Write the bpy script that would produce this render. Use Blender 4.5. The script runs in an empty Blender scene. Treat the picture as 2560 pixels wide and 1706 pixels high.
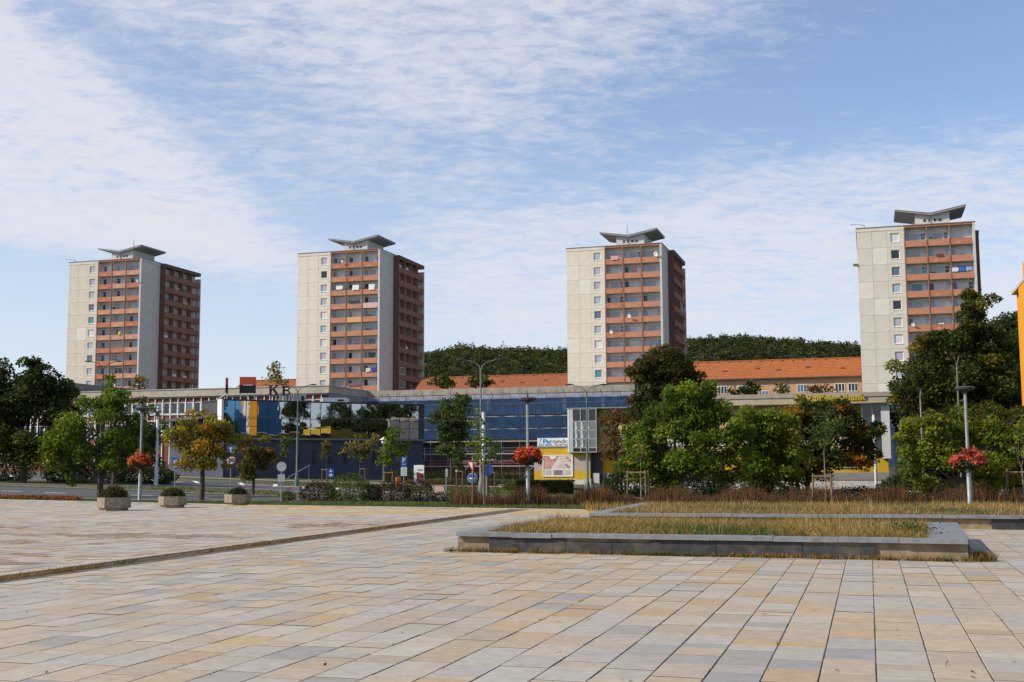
import bpy, math, random
import numpy as np
from mathutils import Matrix, Vector
rnd = random.Random(7); nr = np.random.default_rng(11)
R = math.radians
sc = bpy.context.scene
C = sc.collection

# ------------------------------------------------------------------ camera
TH = R(16.8)                                   # the town's grid is turned 16.8 degrees from the view
cam = bpy.data.cameras.new('camera'); camo = bpy.data.objects.new('camera', cam); C.objects.link(camo)
cam.sensor_width = 36; cam.lens = 2933/2560*36; cam.clip_start = .1; cam.clip_end = 20000
camo.matrix_world = Matrix.Translation((0, 0, 1.65)) @ Matrix.Rotation(R(96.0), 4, 'X') @ Matrix.Rotation(R(-.3), 4, 'Z')
sc.camera = camo
# ------------------------------------------------------------------ light
SUN_AZ, SUN_EL = R(-103), R(34)                # azimuth from +Y (view direction) towards +X
sd = Vector((math.sin(SUN_AZ)*math.cos(SUN_EL), math.cos(SUN_AZ)*math.cos(SUN_EL), math.sin(SUN_EL)))
sun = bpy.data.lights.new('sun', 'SUN'); suno = bpy.data.objects.new('sun', sun); C.objects.link(suno)
sun.energy = 5.0; sun.angle = R(.6); sun.color = (1, .90, .75)
suno.rotation_euler = sd.to_track_quat('Z', 'Y').to_euler(); suno.location = sd*300
sc.view_settings.view_transform = 'Standard'; sc.view_settings.look = 'None'
sc.view_settings.gamma = 1; sc.view_settings.exposure = .05
sc.render.engine = 'CYCLES'; sc.cycles.use_denoising = True; sc.cycles.use_adaptive_sampling = False
sc.cycles.max_bounces = 6; sc.cycles.transparent_max_bounces = 12

# ------------------------------------------------------------------ node helpers
class NT:
    def __init__(s, nt): s.nt = nt; s.nodes = nt.nodes; s.links = nt.links
    def n(s, t, **k):
        x = s.nodes.new(t)
        for a, b in k.items(): setattr(x, a, b)
        return x
    def put(s, sock, v):
        if v is None: return
        if isinstance(v, bpy.types.NodeSocket): s.links.new(v, sock)
        else: sock.default_value = v
    def math(s, op, a, b=None, c=None):
        x = s.n('ShaderNodeMath', operation=op)
        s.put(x.inputs[0], a); s.put(x.inputs[1], b); s.put(x.inputs[2], c)
        return x.outputs[0]
    def ss(s, x, a, b):                          # smoothstep a..b
        m = s.n('ShaderNodeMapRange', interpolation_type='SMOOTHSTEP')
        s.put(m.inputs[0], x); s.put(m.inputs[1], a); s.put(m.inputs[2], b); return m.outputs[0]
    def noise(s, vec, scale, detail=4, rough=.55, dist=0):
        x = s.n('ShaderNodeTexNoise'); s.put(x.inputs['Vector'], vec)
        x.inputs['Scale'].default_value = scale; x.inputs['Detail'].default_value = detail
        x.inputs['Roughness'].default_value = rough; x.inputs['Distortion'].default_value = dist
        return x.outputs[0]
    def mix(s, f, a, b, mode='MIX'):
        x = s.n('ShaderNodeMix', data_type='RGBA', blend_type=mode)
        s.put(x.inputs[0], f); s.put(x.inputs[6], a); s.put(x.inputs[7], b); return x.outputs[2]
    def mapping(s, vec, scale=(1, 1, 1), rot=(0, 0, 0)):
        x = s.n('ShaderNodeMapping'); s.put(x.inputs[0], vec)
        x.inputs['Scale'].default_value = scale; x.inputs['Rotation'].default_value = rot; return x.outputs[0]

# ------------------------------------------------------------------ sky
w = bpy.data.worlds.new('World'); sc.world = w; w.use_nodes = True
T = NT(w.node_tree); T.nodes.clear()
sky = T.n('ShaderNodeTexSky', sky_type='NISHITA', sun_disc=False)
sky.sun_elevation = SUN_EL; sky.sun_rotation = SUN_AZ; sky.altitude = 300; sky.air_density = 1.0; sky.dust_density = .35; sky.ozone_density = 2.6
tc = T.n('ShaderNodeTexCoord'); sep = T.n('ShaderNodeSeparateXYZ'); T.links.new(tc.outputs['Generated'], sep.inputs[0])
X, Y, Z = sep.outputs
az = T.math('ARCTAN2', X, Y)
hl = T.math('SQRT', T.math('ADD', T.math('MULTIPLY', X, X), T.math('MULTIPLY', Y, Y)))
el = T.math('DIVIDE', Z, T.math('MAXIMUM', hl, .05))             # tangent of the elevation
zz = T.math('ADD', T.math('MAXIMUM', Z, 0), .16)                 # cloud layer seen in perspective
cb = T.n('ShaderNodeCombineXYZ'); T.put(cb.inputs[0], T.math('DIVIDE', X, zz)); T.put(cb.inputs[1], T.math('DIVIDE', Y, zz))
cp = cb.outputs[0]
big = T.noise(cp, .55, 3, .5, .4)
def line(a0, e0, a1, e1, soft):                                  # 1 above the line through (a0,e0),(a1,e1), 0 below
    k = (e1-e0)/(a1-a0)
    d = T.math('SUBTRACT', T.math('SUBTRACT', el, e0), T.math('MULTIPLY', T.math('SUBTRACT', az, a0), k))
    d = T.math('ADD', d, T.math('MULTIPLY', T.math('SUBTRACT', big, .5), .10))
    return T.ss(d, -soft, soft)
inv = lambda v: T.math('SUBTRACT', 1, v)
mul = lambda *a: a[0] if len(a) == 1 else T.math('MULTIPLY', a[0], mul(*a[1:]))
# big bright sheet low on the left, a second sheet high in the middle, thin haze low on the right
m1 = mul(inv(line(-.437, .40, -.19, .225, .055)), line(-.437, .168, -.2, .150, .03), inv(T.ss(az, -.26, -.06)))
m2 = mul(line(-.40, .365, -.05, .265, .06), line(-.03, .225, .24, .40, .14), .82)
m2b = mul(line(-.02, .215, .2, .25, .05), inv(T.ss(az, .06, .26)), .5)
m3 = mul(inv(line(-.25, .255, .45, .265, .06)), T.ss(el, .02, .12), T.ss(az, -.25, 0), .82)
inview = mul(T.ss(az, -.75, -.5), inv(T.ss(az, .5, .75)), inv(T.ss(el, .42, .6)))
gen = T.math('MULTIPLY', T.ss(big, .42, .66), .8)
msk = T.math('MAXIMUM', T.math('MAXIMUM', m1, m2), T.math('MAXIMUM', m2b, m3))
msk = T.math('ADD', T.math('MULTIPLY', msk, inview), T.math('MULTIPLY', gen, inv(inview)))
rot = T.mapping(cp, (1.0, 1.45, 1), (0, 0, R(50)))
streak = T.noise(rot, 2.4, 7, .64, .35)
rip = T.noise(T.mapping(cp, (1, 1.5, 1), (0, 0, R(-25))), 15, 6, .68, .3)
tex = T.math('ADD', T.math('MULTIPLY', streak, .45), T.math('MULTIPLY', rip, .55))
dens = T.ss(T.math('ADD', T.math('MULTIPLY', msk, .60), T.math('MULTIPLY', T.math('SUBTRACT', tex, .5), 1.9)), 0.09, .66)
dens = T.math('MULTIPLY', dens, T.math('ADD', .32, T.math('MULTIPLY', msk, .58)))
veil = T.math('ADD', .12, T.math('MULTIPLY', inv(T.ss(el, .02, .34)), .38))
veil = T.math('ADD', veil, T.math('MULTIPLY', inv(T.ss(az, -.5, .45)), .16))
dens = T.math('ADD', veil, T.math('MULTIPLY', dens, inv(veil)))
dens = T.math('MINIMUM', dens, .96)
skyc = T.mix(1, sky.outputs[0], (.90, .98, 1.06, 1), 'MULTIPLY')
bg1 = T.n('ShaderNodeBackground'); T.links.new(skyc, bg1.inputs[0]); bg1.inputs[1].default_value = .15
bg2 = T.n('ShaderNodeBackground'); bg2.inputs[0].default_value = (.88, .89, .97, 1); bg2.inputs[1].default_value = .85
mx = T.n('ShaderNodeMixShader'); T.links.new(dens, mx.inputs[0]); T.links.new(bg1.outputs[0], mx.inputs[1]); T.links.new(bg2.outputs[0], mx.inputs[2])
wo = T.n('ShaderNodeOutputWorld'); T.links.new(mx.outputs[0], wo.inputs[0])

# ------------------------------------------------------------------ materials
MATS = {}
def mat(name, col, rough=.8, var=.12, scale=1.5, metal=0, streak=0, stain=None, stain_amt=.4, stain_scale=.35, bump=0, spec=.4, fine=0):
    if name in MATS: return MATS[name]
    m = bpy.data.materials.new(name); m.use_nodes = True; t = NT(m.node_tree); p = t.nodes['Principled BSDF']
    co = t.n('ShaderNodeTexCoord').outputs['Object']
    n1 = t.noise(co, scale, 5)
    c = (*col, 1); lo = tuple(v*(1-var) for v in col)+(1,); hi = tuple(min(1, v*(1+var)) for v in col)+(1,)
    out = t.mix(t.ss(n1, .3, .7), lo, hi)
    if stain:
        n2 = t.noise(co, stain_scale, 6, .65, .3)
        out = t.mix(t.math('MULTIPLY', t.ss(n2, .52, .72), stain_amt), out, (*stain, 1))
    if streak:
        n3 = t.noise(t.mapping(co, (3.0, 3.0, .12)), 1.3, 5, .6)
        out = t.mix(t.math('MULTIPLY', t.ss(n3, .5, .75), streak), out, tuple(v*.55 for v in col)+(1,))
    if fine:
        n4 = t.noise(co, 60, 2, .5)
        out = t.mix(t.math('MULTIPLY', t.ss(n4, .55, .75), fine), out, tuple(v*.5 for v in col)+(1,))
    t.links.new(out, p.inputs['Base Color'])
    p.inputs['Roughness'].default_value = rough; p.inputs['Metallic'].default_value = metal; p.inputs['Specular IOR Level'].default_value = spec
    if bump:
        b = t.n('ShaderNodeBump'); b.inputs['Strength'].default_value = bump; b.inputs['Distance'].default_value = .02
        t.links.new(t.noise(co, scale*12, 4), b.inputs['Height']); t.links.new(b.outputs[0], p.inputs['Normal'])
    MATS[name] = m; return m
def attr_mat(name, rough=.6, trans=0, scale=3, var=.15, spec=.3, objcol=False, slab=False):
    m = bpy.data.materials.new(name); m.use_nodes = True; t = NT(m.node_tree); p = t.nodes['Principled BSDF']
    if objcol: a = t.n('ShaderNodeObjectInfo').outputs['Color']
    else: a = t.n('ShaderNodeAttribute', attribute_name='col').outputs['Color']
    geo = t.n('ShaderNodeNewGeometry').outputs['Position']
    out = a
    if slab:
        n1 = t.noise(t.mapping(geo, (1, 1, 1), (0, 0, TH)), 7, 6, .6)
        out = t.mix(.55, out, t.mix(t.ss(n1, .3, .7), (.80, .80, .80, 1), (1.16, 1.14, 1.1, 1)), 'MULTIPLY')
        n2 = t.noise(t.mapping(geo, (1.4, 9, 1), (0, 0, TH)), 1.6, 5, .65)
        out = t.mix(t.math('MULTIPLY', t.ss(n2, .52, .75), .30), out, (.32, .25, .17, 1))
        n3 = t.noise(geo, 120, 2, .6); out = t.mix(t.math('MULTIPLY', t.ss(n3, .58, .72), .22), out, (.16, .14, .12, 1))
        n5 = t.noise(geo, .55, 4, .6); out = t.mix(t.math('MULTIPLY', t.ss(n5, .45, .75), .38), out, (.30, .25, .19, 1)); n7 = t.noise(geo, .22, 4, .6, .4); out = t.mix(t.math('MULTIPLY', t.ss(n7, .5, .7), .35), out, (.42, .36, .28, 1))
        n6 = t.noise(geo, 2.1, 3, .6, .6); out = t.mix(t.math('MULTIPLY', t.ss(n6, .66, .74), .30), out, (.42, .24, .09, 1))
        b = t.n('ShaderNodeBump'); b.inputs['Strength'].default_value = .25; b.inputs['Distance'].default_value = .004
        t.links.new(t.noise(geo, 45, 4), b.inputs['Height']); t.links.new(b.outputs[0], p.inputs['Normal'])
    t.links.new(out, p.inputs['Base Color']); p.inputs['Roughness'].default_value = rough; p.inputs['Specular IOR Level'].default_value = spec
    if trans:
        tr = t.n('ShaderNodeBsdfTranslucent'); t.links.new(t.mix(1, out, (1.2, 1.25, .6, 1), 'MULTIPLY'), tr.inputs[0])
        mxs = t.n('ShaderNodeMixShader'); mxs.inputs[0].default_value = trans
        t.links.new(p.outputs[0], mxs.inputs[1]); t.links.new(tr.outputs[0], mxs.inputs[2])
        t.links.new(mxs.outputs[0], t.nodes['Material Output'].inputs[0])
    MATS[name] = m; return m
LEAF = attr_mat('leaf', .6, .40, spec=.15)
BLADE = attr_mat('blade', .75, .2)
SLAB_A = attr_mat('slab_attr', .82, 0, slab=True)
SLAB_O = attr_mat('slab_object', .82, 0, objcol=True, slab=True)

# ------------------------------------------------------------------ mesh helpers
class B:
    def __init__(s): s.v = []; s.f = []
    def quad(s, a, b, c, d):
        i = len(s.v); s.v += [a, b, c, d]; s.f.append((i, i+1, i+2, i+3)); return s
    def poly(s, pts):
        i = len(s.v); s.v += list(pts); s.f.append(tuple(range(i, i+len(pts)))); return s
    def box(s, x0, x1, y0, y1, z0, z1):
        i = len(s.v)
        s.v += [(x0, y0, z0), (x1, y0, z0), (x1, y1, z0), (x0, y1, z0), (x0, y0, z1), (x1, y0, z1), (x1, y1, z1), (x0, y1, z1)]
        for q in ((0, 3, 2, 1), (4, 5, 6, 7), (0, 1, 5, 4), (1, 2, 6, 5), (2, 3, 7, 6), (3, 0, 4, 7)): s.f.append(tuple(i+k for k in q))
        return s
    def cyl(s, p0, p1, r0, r1=None, n=8, cap=True):
        r1 = r0 if r1 is None else r1
        a = Vector(p0); b = Vector(p1); d = (b-a).normalized() if (b-a).length > 1e-6 else Vector((0, 0, 1))
        u = d.cross(Vector((0, 0, 1)) if abs(d.z) < .95 else Vector((1, 0, 0))).normalized(); v = d.cross(u)
        i = len(s.v)
        for c, r in ((a, r0), (b, r1)):
            for k in range(n):
                t = 2*math.pi*k/n; s.v.append(tuple(c+u*(r*math.cos(t))+v*(r*math.sin(t))))
        for k in range(n): s.f.append((i+k, i+n+k, i+n+(k+1) % n, i+(k+1) % n))
        if cap: s.f.append(tuple(i+k for k in range(n))); s.f.append(tuple(i+2*n-1-k for k in range(n)))
        return s
    def path(s, pts, radii, n=6):
        for k in range(len(pts)-1): s.cyl(pts[k], pts[k+1], radii[k], radii[k+1], n, k in (0, len(pts)-2))
        return s
    def prism(s, pts, z0, z1):                   # outline in x,y extruded in z
        i = len(s.v); n = len(pts)
        s.v += [(x, y, z0) for x, y in pts]+[(x, y, z1) for x, y in pts]
        for k in range(n): s.f.append((i+k, i+(k+1) % n, i+n+(k+1) % n, i+n+k))
        s.f.append(tuple(i+n-1-k for k in range(n))); s.f.append(tuple(i+n+k for k in range(n))); return s
    def prism_y(s, pts, y0, y1):                 # outline in x,z extruded in y
        i = len(s.v); n = len(pts)
        s.v += [(x, y0, z) for x, z in pts]+[(x, y1, z) for x, z in pts]
        for k in range(n): s.f.append((i+(k+1) % n, i+k, i+n+k, i+n+(k+1) % n))
        s.f.append(tuple(i+k for k in range(n))); s.f.append(tuple(i+2*n-1-k for k in range(n))); return s
    def lathe(s, prof, n=14, c=(0, 0)):
        i = len(s.v)
        for r, z in prof:
            for k in range(n): t = 2*math.pi*k/n; s.v.append((c[0]+r*math.cos(t), c[1]+r*math.sin(t), z))
        for j in range(len(prof)-1):
            for k in range(n): s.f.append((i+j*n+k, i+j*n+(k+1) % n, i+(j+1)*n+(k+1) % n, i+(j+1)*n+k))
        return s
    def mesh(s, name, m, smooth=False):
        me = bpy.data.meshes.new(name); me.from_pydata(s.v, [], s.f); me.materials.append(m)
        if smooth: me.polygons.foreach_set('use_smooth', [True]*len(me.polygons))
        return me
    def ob(s, name, m, parent=None, loc=(0, 0, 0), rz=0, smooth=False): return put(name, s.mesh(name, m, smooth), parent, loc, rz)
def put(name, me, parent=None, loc=(0, 0, 0), rz=0):
    o = bpy.data.objects.new(name, me); C.objects.link(o); o.location = loc; o.rotation_euler = (0, 0, rz)
    if parent: o.parent = parent
    return o
def tag(o, label=None, cat=None, group=None, kind=None):
    if label: o['label'] = label
    if cat: o['category'] = cat
    if group: o['group'] = group
    if kind: o['kind'] = kind
    return o
def thing(name, label, cat, loc=(0, 0, 0), rz=0, group=None): return tag(put(name, None, None, loc, rz), label, cat, group)
_cache = {}
def cached(key, fn):
    if key not in _cache: _cache[key] = fn()
    return _cache[key]
def with_mat(me, m):
    def f():
        c = me.copy(); c.materials.clear(); c.materials.append(m); return c
    return cached(('wm', me.name, m.name), f)
def np_mesh(name, verts, faces_n, cols, m):
    """verts (N*k,3): N faces of k corners each; cols (N,3)"""
    k = faces_n; nv = len(verts); nf = nv//k
    me = bpy.data.meshes.new(name); me.vertices.add(nv); me.vertices.foreach_set('co', verts.astype(np.float32).ravel())
    me.loops.add(nv); me.loops.foreach_set('vertex_index', np.arange(nv, dtype=np.int32))
    me.polygons.add(nf); me.polygons.foreach_set('loop_start', np.arange(0, nv, k, dtype=np.int32)); me.polygons.foreach_set('loop_total', np.full(nf, k, dtype=np.int32))
    a = me.color_attributes.new('col', 'FLOAT_COLOR', 'POINT')
    c4 = np.ones((nv, 4), np.float32); c4[:, :3] = np.repeat(cols, k, axis=0); a.data.foreach_set('color', c4.ravel())
    me.materials.append(m); me.update(calc_edges=True); me.validate(); return me
def leaves(name, cen, size, cols, m=None, up=.4):
    n = len(cen)
    nv = nr.normal(size=(n, 3)); nv[:, 2] = np.abs(nv[:, 2])+up; nv /= np.linalg.norm(nv, axis=1)[:, None]
    a = nr.normal(size=(n, 3)); u = np.cross(nv, a); u /= np.linalg.norm(u, axis=1)[:, None]; v = np.cross(nv, u)
    s = (size*nr.uniform(.6, 1.35, n))[:, None]
    P = np.stack([cen-u*s*.62, cen+v*s*.36-nv*s*.1, cen+u*s*.62, cen-v*s*.36-nv*s*.1], 1).reshape(-1, 3)
    return np_mesh(name, P, 4, cols, m or LEAF)
def palette(pal, n, jit=.22):
    ws = np.array([p[3] for p in pal]); ids = nr.choice(len(pal), n, p=ws/ws.sum())
    c = np.array([p[:3] for p in pal])[ids]; return c*nr.uniform(1-jit, 1+jit, (n, 1))
def gz(x, y):
    t = min(max((y-47)/55, 0), 1); l = min(max(x, -60), 45); return t*(-.72-.0255*l-max(0, l-8)*.05)
def rotg(x, y, th=TH): c, s = math.cos(th), math.sin(th); return (x*c+y*s, -x*s+y*c)      # grid -> world
def inv_rotg(x, y, th=TH): c, s = math.cos(th), math.sin(th); return (x*c-y*s, x*s+y*c)   # world -> grid

GRASSG = mat('grass_ground', (.055, .075, .022), .95, .35, 2.5, stain=(.13, .10, .04), stain_amt=.6, stain_scale=.25)
ASPH = mat('asphalt', (.075, .075, .08), .85, .15, 1.2, stain=(.11, .11, .11), stain_amt=.5, stain_scale=.3, fine=.3)
PINK = mat('pink_paving', (.36, .25, .19), .85, .15, 1.5, stain=(.28, .22, .18))
KERB = mat('kerb_stone', (.38, .36, .33), .85, .15, 3)
WHITEP = mat('road_paint', (.72, .72, .70), .7, .12, 5)
REDP = mat('red_paint', (.60, .27, .24), .7, .15, 5)
STEEL = mat('galvanised', (.25, .265, .28), .5, .15, 4, metal=.35)
GREENPOLE = mat('green_pole', (.085, .15, .125), .6, .2, 3, stain=(.22, .23, .22), stain_amt=.4)
DARK = mat('dark_metal', (.03, .03, .032), .5, .2, 4)
WOOD = mat('stake_wood', (.17, .105, .055), .85, .25, 6, streak=.4)
SOIL = mat('soil', (.07, .05, .032), .95, .3, 5)

# ------------------------------------------------------------------ terrain
xs = [-4000, -2000, -900, -400, -200, -130, -100, -80]+[-60+i*2 for i in range(0, 26)]+[-8+i*1.0 for i in range(0, 17)]+[10+i*2 for i in range(18)]+[45, 60, 90, 150, 300, 800, 2000, 4000]
xs = sorted(set(xs))
ys = [-400, -100, -20, 0, 10, 20, 30, 40, 44, 47]+[47+i*1.25 for i in range(1, 44)]+[102, 110, 125, 150, 200, 300, 500, 900, 2000, 5000, 9000]
ys = sorted(set(ys))
g = B()
for y in ys:
    for x in xs: g.v.append((x, y, gz(x, y)-.05))
nx = len(xs)
for j in range(len(ys)-1):
    for i in range(nx-1): g.f.append((j*nx+i, j*nx+i+1, (j+1)*nx+i+1, (j+1)*nx+i))
tag(g.ob('ground', GRASSG), kind='structure')
def sheet(name, pts, m, dz, near=None, parent=None, step=2.0):
    """a polygon laid on the terrain: two edge polylines (near, far) with the same number of points"""
    a, b = pts
    bb = B(); rows = 6
    fa = []; fb = []
    for k in range(len(a)-1):
        n = max(1, int(math.dist(a[k], a[k+1])/step))
        for i in range(n):
            t = i/n
            fa.append((a[k][0]+(a[k+1][0]-a[k][0])*t, a[k][1]+(a[k+1][1]-a[k][1])*t)); fb.append((b[k][0]+(b[k+1][0]-b[k][0])*t, b[k][1]+(b[k+1][1]-b[k][1])*t))
    fa.append(a[-1]); fb.append(b[-1])
    for p, q in zip(fa, fb):
        for r in range(rows+1):
            t = r/rows; x = p[0]+(q[0]-p[0])*t; y = p[1]+(q[1]-p[1])*t; bb.v.append((x, y, gz(x, y)-.05+dz))
    for k in range(len(fa)-1):
        for r in range(rows): bb.f.append((k*(rows+1)+r, (k+1)*(rows+1)+r, (k+1)*(rows+1)+r+1, k*(rows+1)+r+1))
    o = bb.ob(name, m, parent)
    return o
near1 = [(-60, 89), (-38.5, 74.4), (-29, 66.9), (-18.8, 58.3), (-12, 57), (-8.95, 59.5), (-2, 62), (8, 62), (30, 58)]
far1 = [(-75, 104), (-48.9, 94.3), (-39.4, 90.8), (-27, 83.1), (-15.1, 69.6), (-10.7, 67.6), (-3, 68), (8, 68), (30, 64)]
near2 = [(-110, 140), (-70, 128), (-50.2, 115.5), (-33.5, 103), (-19.5, 89.8), (-12.8, 78.3), (-5, 74), (8, 72), (30, 70)]
far2 = [(-120, 165), (-85, 148), (-57, 133), (-43.8, 130), (-25.6, 117.6), (-13.3, 102.8), (-5, 80), (8, 78), (30, 76)]
road1 = tag(sheet('road', (near1, far1), ASPH, .03), kind='structure')
TRAM = mat('tram_grass', (.075, .085, .03), .95, .3, 1.5, stain=(.2, .13, .07), stain_amt=.5, stain_scale=.3)
tram = tag(sheet('tram_bed', (far1, near2), TRAM, .04), kind='structure')
road2 = tag(sheet('parking_road', (near2, far2), ASPH, .03), kind='structure')
for k, t in enumerate((.22, .30, .62, .70)):
    off = [(p[0]+(q[0]-p[0])*t, p[1]+(q[1]-p[1])*t) for p, q in zip(far1, near2)]; off2 = [(x+.1, y+.45) for x, y in off]
    sheet('rail_strip', (off, off2), mat('rail_soil', (.22, .15, .10), .9, .25, 3), .05, parent=tram)
for nm, ln in (('kerb', near1), ('kerb', far1), ('kerb', near2), ('kerb', far2)):
    tag(sheet(nm, (ln, [(x+.08, y+.28) for x, y in ln]), KERB, .11), kind='structure')
dash = [(p[0]+(q[0]-p[0])*.5, p[1]+(q[1]-p[1])*.5) for p, q in zip(near1, far1)]
for k in range(2, 6):
    p, q = dash[k], dash[k+1]; L = math.dist(p, q); n = int(L/5)
    for i in range(n):
        a = (i*5/L); b2 = (i*5+2.4)/L
        P = (p[0]+(q[0]-p[0])*a, p[1]+(q[1]-p[1])*a); Q = (p[0]+(q[0]-p[0])*b2, p[1]+(q[1]-p[1])*b2)
        sheet('lane_marking', ([P, Q], [(P[0], P[1]+.35), (Q[0], Q[1]+.35)]), WHITEP, .038, parent=road1)
walkn = [(-75, 160), (-45, 148), (-29, 133.2), (-24.2, 132), (-14.5, 127), (-.5, 121.5), (2, 121.5), (12, 119)]
walkf = [(-78, 172), (-51.6, 160), (-34.1, 142), (-27.6, 138), (-16.3, 134), (-.6, 128), (2.2, 128), (12, 126)]
tag(sheet('pavement', (walkn, walkf), PINK, .05), kind='structure')
tag(sheet('path', ([(-5.5, 79.5), (-8.4, 123)], [(-4.5, 79.5), (-7.2, 123)]), PINK, .045), kind='structure')
# parking bay lines and red bay plates
for k in range(15):
    t = .08+k*.062
    def at(pl, t):
        n = 5; s = t*n; i = 1+int(s); f = s-int(s); i = min(i, len(pl)-2); return (pl[i][0]+(pl[i+1][0]-pl[i][0])*f, pl[i][1]+(pl[i+1][1]-pl[i][1])*f)
    a = at(far2, t); b2 = at(near2, t+.015)
    P = (a[0]*.97+b2[0]*.03, a[1]*.97+b2[1]*.03); Q = (a[0]*.62+b2[0]*.38, a[1]*.62+b2[1]*.38)
    sheet('bay_line', ([P, Q], [(P[0]+.4, P[1]+.1), (Q[0]+.4, Q[1]+.1)]), WHITEP, .038, parent=road2)
    if k % 2 == 0 or k > 8:
        S = at(far2, t+.03); S2 = at(near2, t+.04); c = (S[0]*.75+S2[0]*.25, S[1]*.75+S2[1]*.25)
        sheet('bay_plate', ([(c[0]-1.2, c[1]-.9), (c[0]+1.2, c[1]-1.5)], [(c[0]-1.2, c[1]+.9), (c[0]+1.2, c[1]+.3)]), REDP, .038, parent=road2)

# ------------------------------------------------------------------ plaza
EDGE = [(-60, 82), (-40, 69), (-25.9, 59.8), (-10.7, 49.4), (0, 44), (3.1, 42.4), (20, 35), (40, 27)]
def edge(x):
    for (a, b), (c, d) in zip(EDGE, EDGE[1:]):
        if x <= c: return b+(d-b)*(x-a)/(c-a)
    return EDGE[-1][1]
pb = B()
pb.poly([(-60, -6, -.008), (40, -6, -.008)]+[(x, y, -.008) for x, y in reversed(EDGE)])
plaza = tag(pb.ob('plaza_paving', mat('joint_sand', (.10, .078, .052), .95, .5, 6)), kind='structure')
for (a, b), (c, d) in zip(EDGE[:5], EDGE[1:6]):
    k = B(); L = math.hypot(c-a, d-b); ux, uy = (c-a)/L, (d-b)/L
    k.prism([(a, b), (c, d), (c-uy*.16, d+ux*.16), (a-uy*.16, b+ux*.16)], -.1, .02); k.ob('kerb_stone', KERB, plaza)
PAL = {'cream': (.45, .37, .27), 'tan': (.44, .32, .185), 'lgrey': (.405, .385, .355), 'blue': (.305, .308, .308), 'warm': (.405, .345, .275), 'pale': (.45, .405, .345), 'ochre': (.52, .36, .13), 'pink': (.40, .30, .23), 'brown': (.30, .22, .15)}
def tile_col(x, y, gx, gy):
    h = math.sin(gx*.7+1.3)*.5+math.sin(gy*.33+gx*.21)*.5+math.sin(gx*.17-gy*.12+2)*.6
    if gx < -12.6:
        w_ = {'cream': .8, 'tan': .2, 'lgrey': 1.2, 'blue': .35, 'pale': 1.3, 'pink': .6}
    else:
        w_ = {'cream': 1.5+.8*max(0, -h), 'tan': .25+.7*max(0, -h), 'lgrey': 1.0+.8*max(0, h), 'blue': .22+1.0*max(0, h-.15), 'warm': .8, 'pale': .7}
        if x < -1 and y > 15: w_['blue'] += .6; w_['lgrey'] += .9
    e = edge(x)
    if x > -13.5 and y > e-.7-.5*max(0, min(6, x+13.5)) and y > 38.6 and not (x > -6 and e-1.6 > y > e-2.8): w_ = {'ochre': 6, 'cream': .6}
    elif x > -9 and y > 40 and y < 42.3: w_ = {'ochre': 1.6, 'cream': 1}
    ks = list(w_); c = PAL[rnd.choices(ks, [w_[k] for k in ks])[0]]
    if gx > -60 and y < 36: c = tuple(.93*(.84*a+.16*b) for a, b in zip(c, (.42, .355, .275)))
    j = rnd.uniform(.92, 1.06); return (c[0]*j, c[1]*j*rnd.uniform(.98, 1.02), c[2]*j*rnd.uniform(.95, 1.05))
PATCH = [(-21, 22, 4.6, 1.1), (-15.6, 17.2, 2.2, 1.6), (-17, 24.5, 3.8, .9), (-14.5, 30, 1.6, 1.2), (-27, 27, 6, 1.6)]
def in_patch(gx, gy): return any(abs(gx-a)/c+abs(gy-b)/d*.9+.25*math.sin(gx*3+gy*5) < 1 for a, b, c, d in PATCH)
tiles = []
RW = .425
i0, i1 = int(-46/RW), int(32/RW)
for i in range(i0, i1):
    gx0 = -12.05+RW*i if True else 0
    gx0 = i*RW
    if gx0+RW > -12.62 and gx0 < -12.26: continue
    gy = 4.5+rnd.random()*.7
    while gy < 62:
        L = rnd.choice((.3, .4, .5, .6, .6, .7, .75)) if gy < 40 else rnd.choice((.6, .75, .9))
        cx, cy = gx0+RW/2, gy+L/2; x, y = rotg(cx, cy)
        if y > 6.2 and y < edge(x)-.3 and abs(x) < .5*y+1.6:
            inside_ledge = False
            tiles.append((x, y, gx0, gy, L, cx, cy))
        gy += L
tiles.sort(key=lambda t: -(t[4]/(t[1]**3)) if abs(t[0]) < .45*t[1] and t[1] > 8.6 else 9)
near_t, far_t = tiles[:300], tiles[300:]
GX, GY = .010, .024
def tile_mesh(L):
    def f():
        b = B(); h = .03; w2, l2 = (RW-GX)/2, (L-GY)/2; c = .004
        b.v = [(-w2, -l2, -h), (w2, -l2, -h), (w2, l2, -h), (-w2, l2, -h), (-w2, -l2, -c), (w2, -l2, -c), (w2, l2, -c), (-w2, l2, -c), (-w2+c, -l2+c, 0), (w2-c, -l2+c, 0), (w2-c, l2-c, 0), (-w2+c, l2-c, 0)]
        for k in range(4):
            n = (k+1) % 4; b.f += [(k, n, n+4, k+4), (k+4, n+4, n+8, k+8)]
        b.f.append((8, 9, 10, 11)); me = b.mesh('paving_slab', SLAB_O); me.materials.append(mat('joint_dirt', (.075, .058, .04), .95, .4, 6))
        for q, pl in enumerate(me.polygons): pl.material_index = 0 if q == 8 or q % 2 else 1
        return me
    return cached(('tile', round(L, 3)), f)
for (x, y, gx0, gy, L, cx, cy) in near_t:
    o = put('paving_slab', tile_mesh(L), plaza, (x+rnd.uniform(-.002, .002), y, rnd.uniform(-.003, .002)), -TH+rnd.uniform(-.004, .004))
    o.rotation_euler[0] = rnd.uniform(-.003, .003); o.color = (*tile_col(x, y, cx, cy), 1)
V = []; Cc = []
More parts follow.
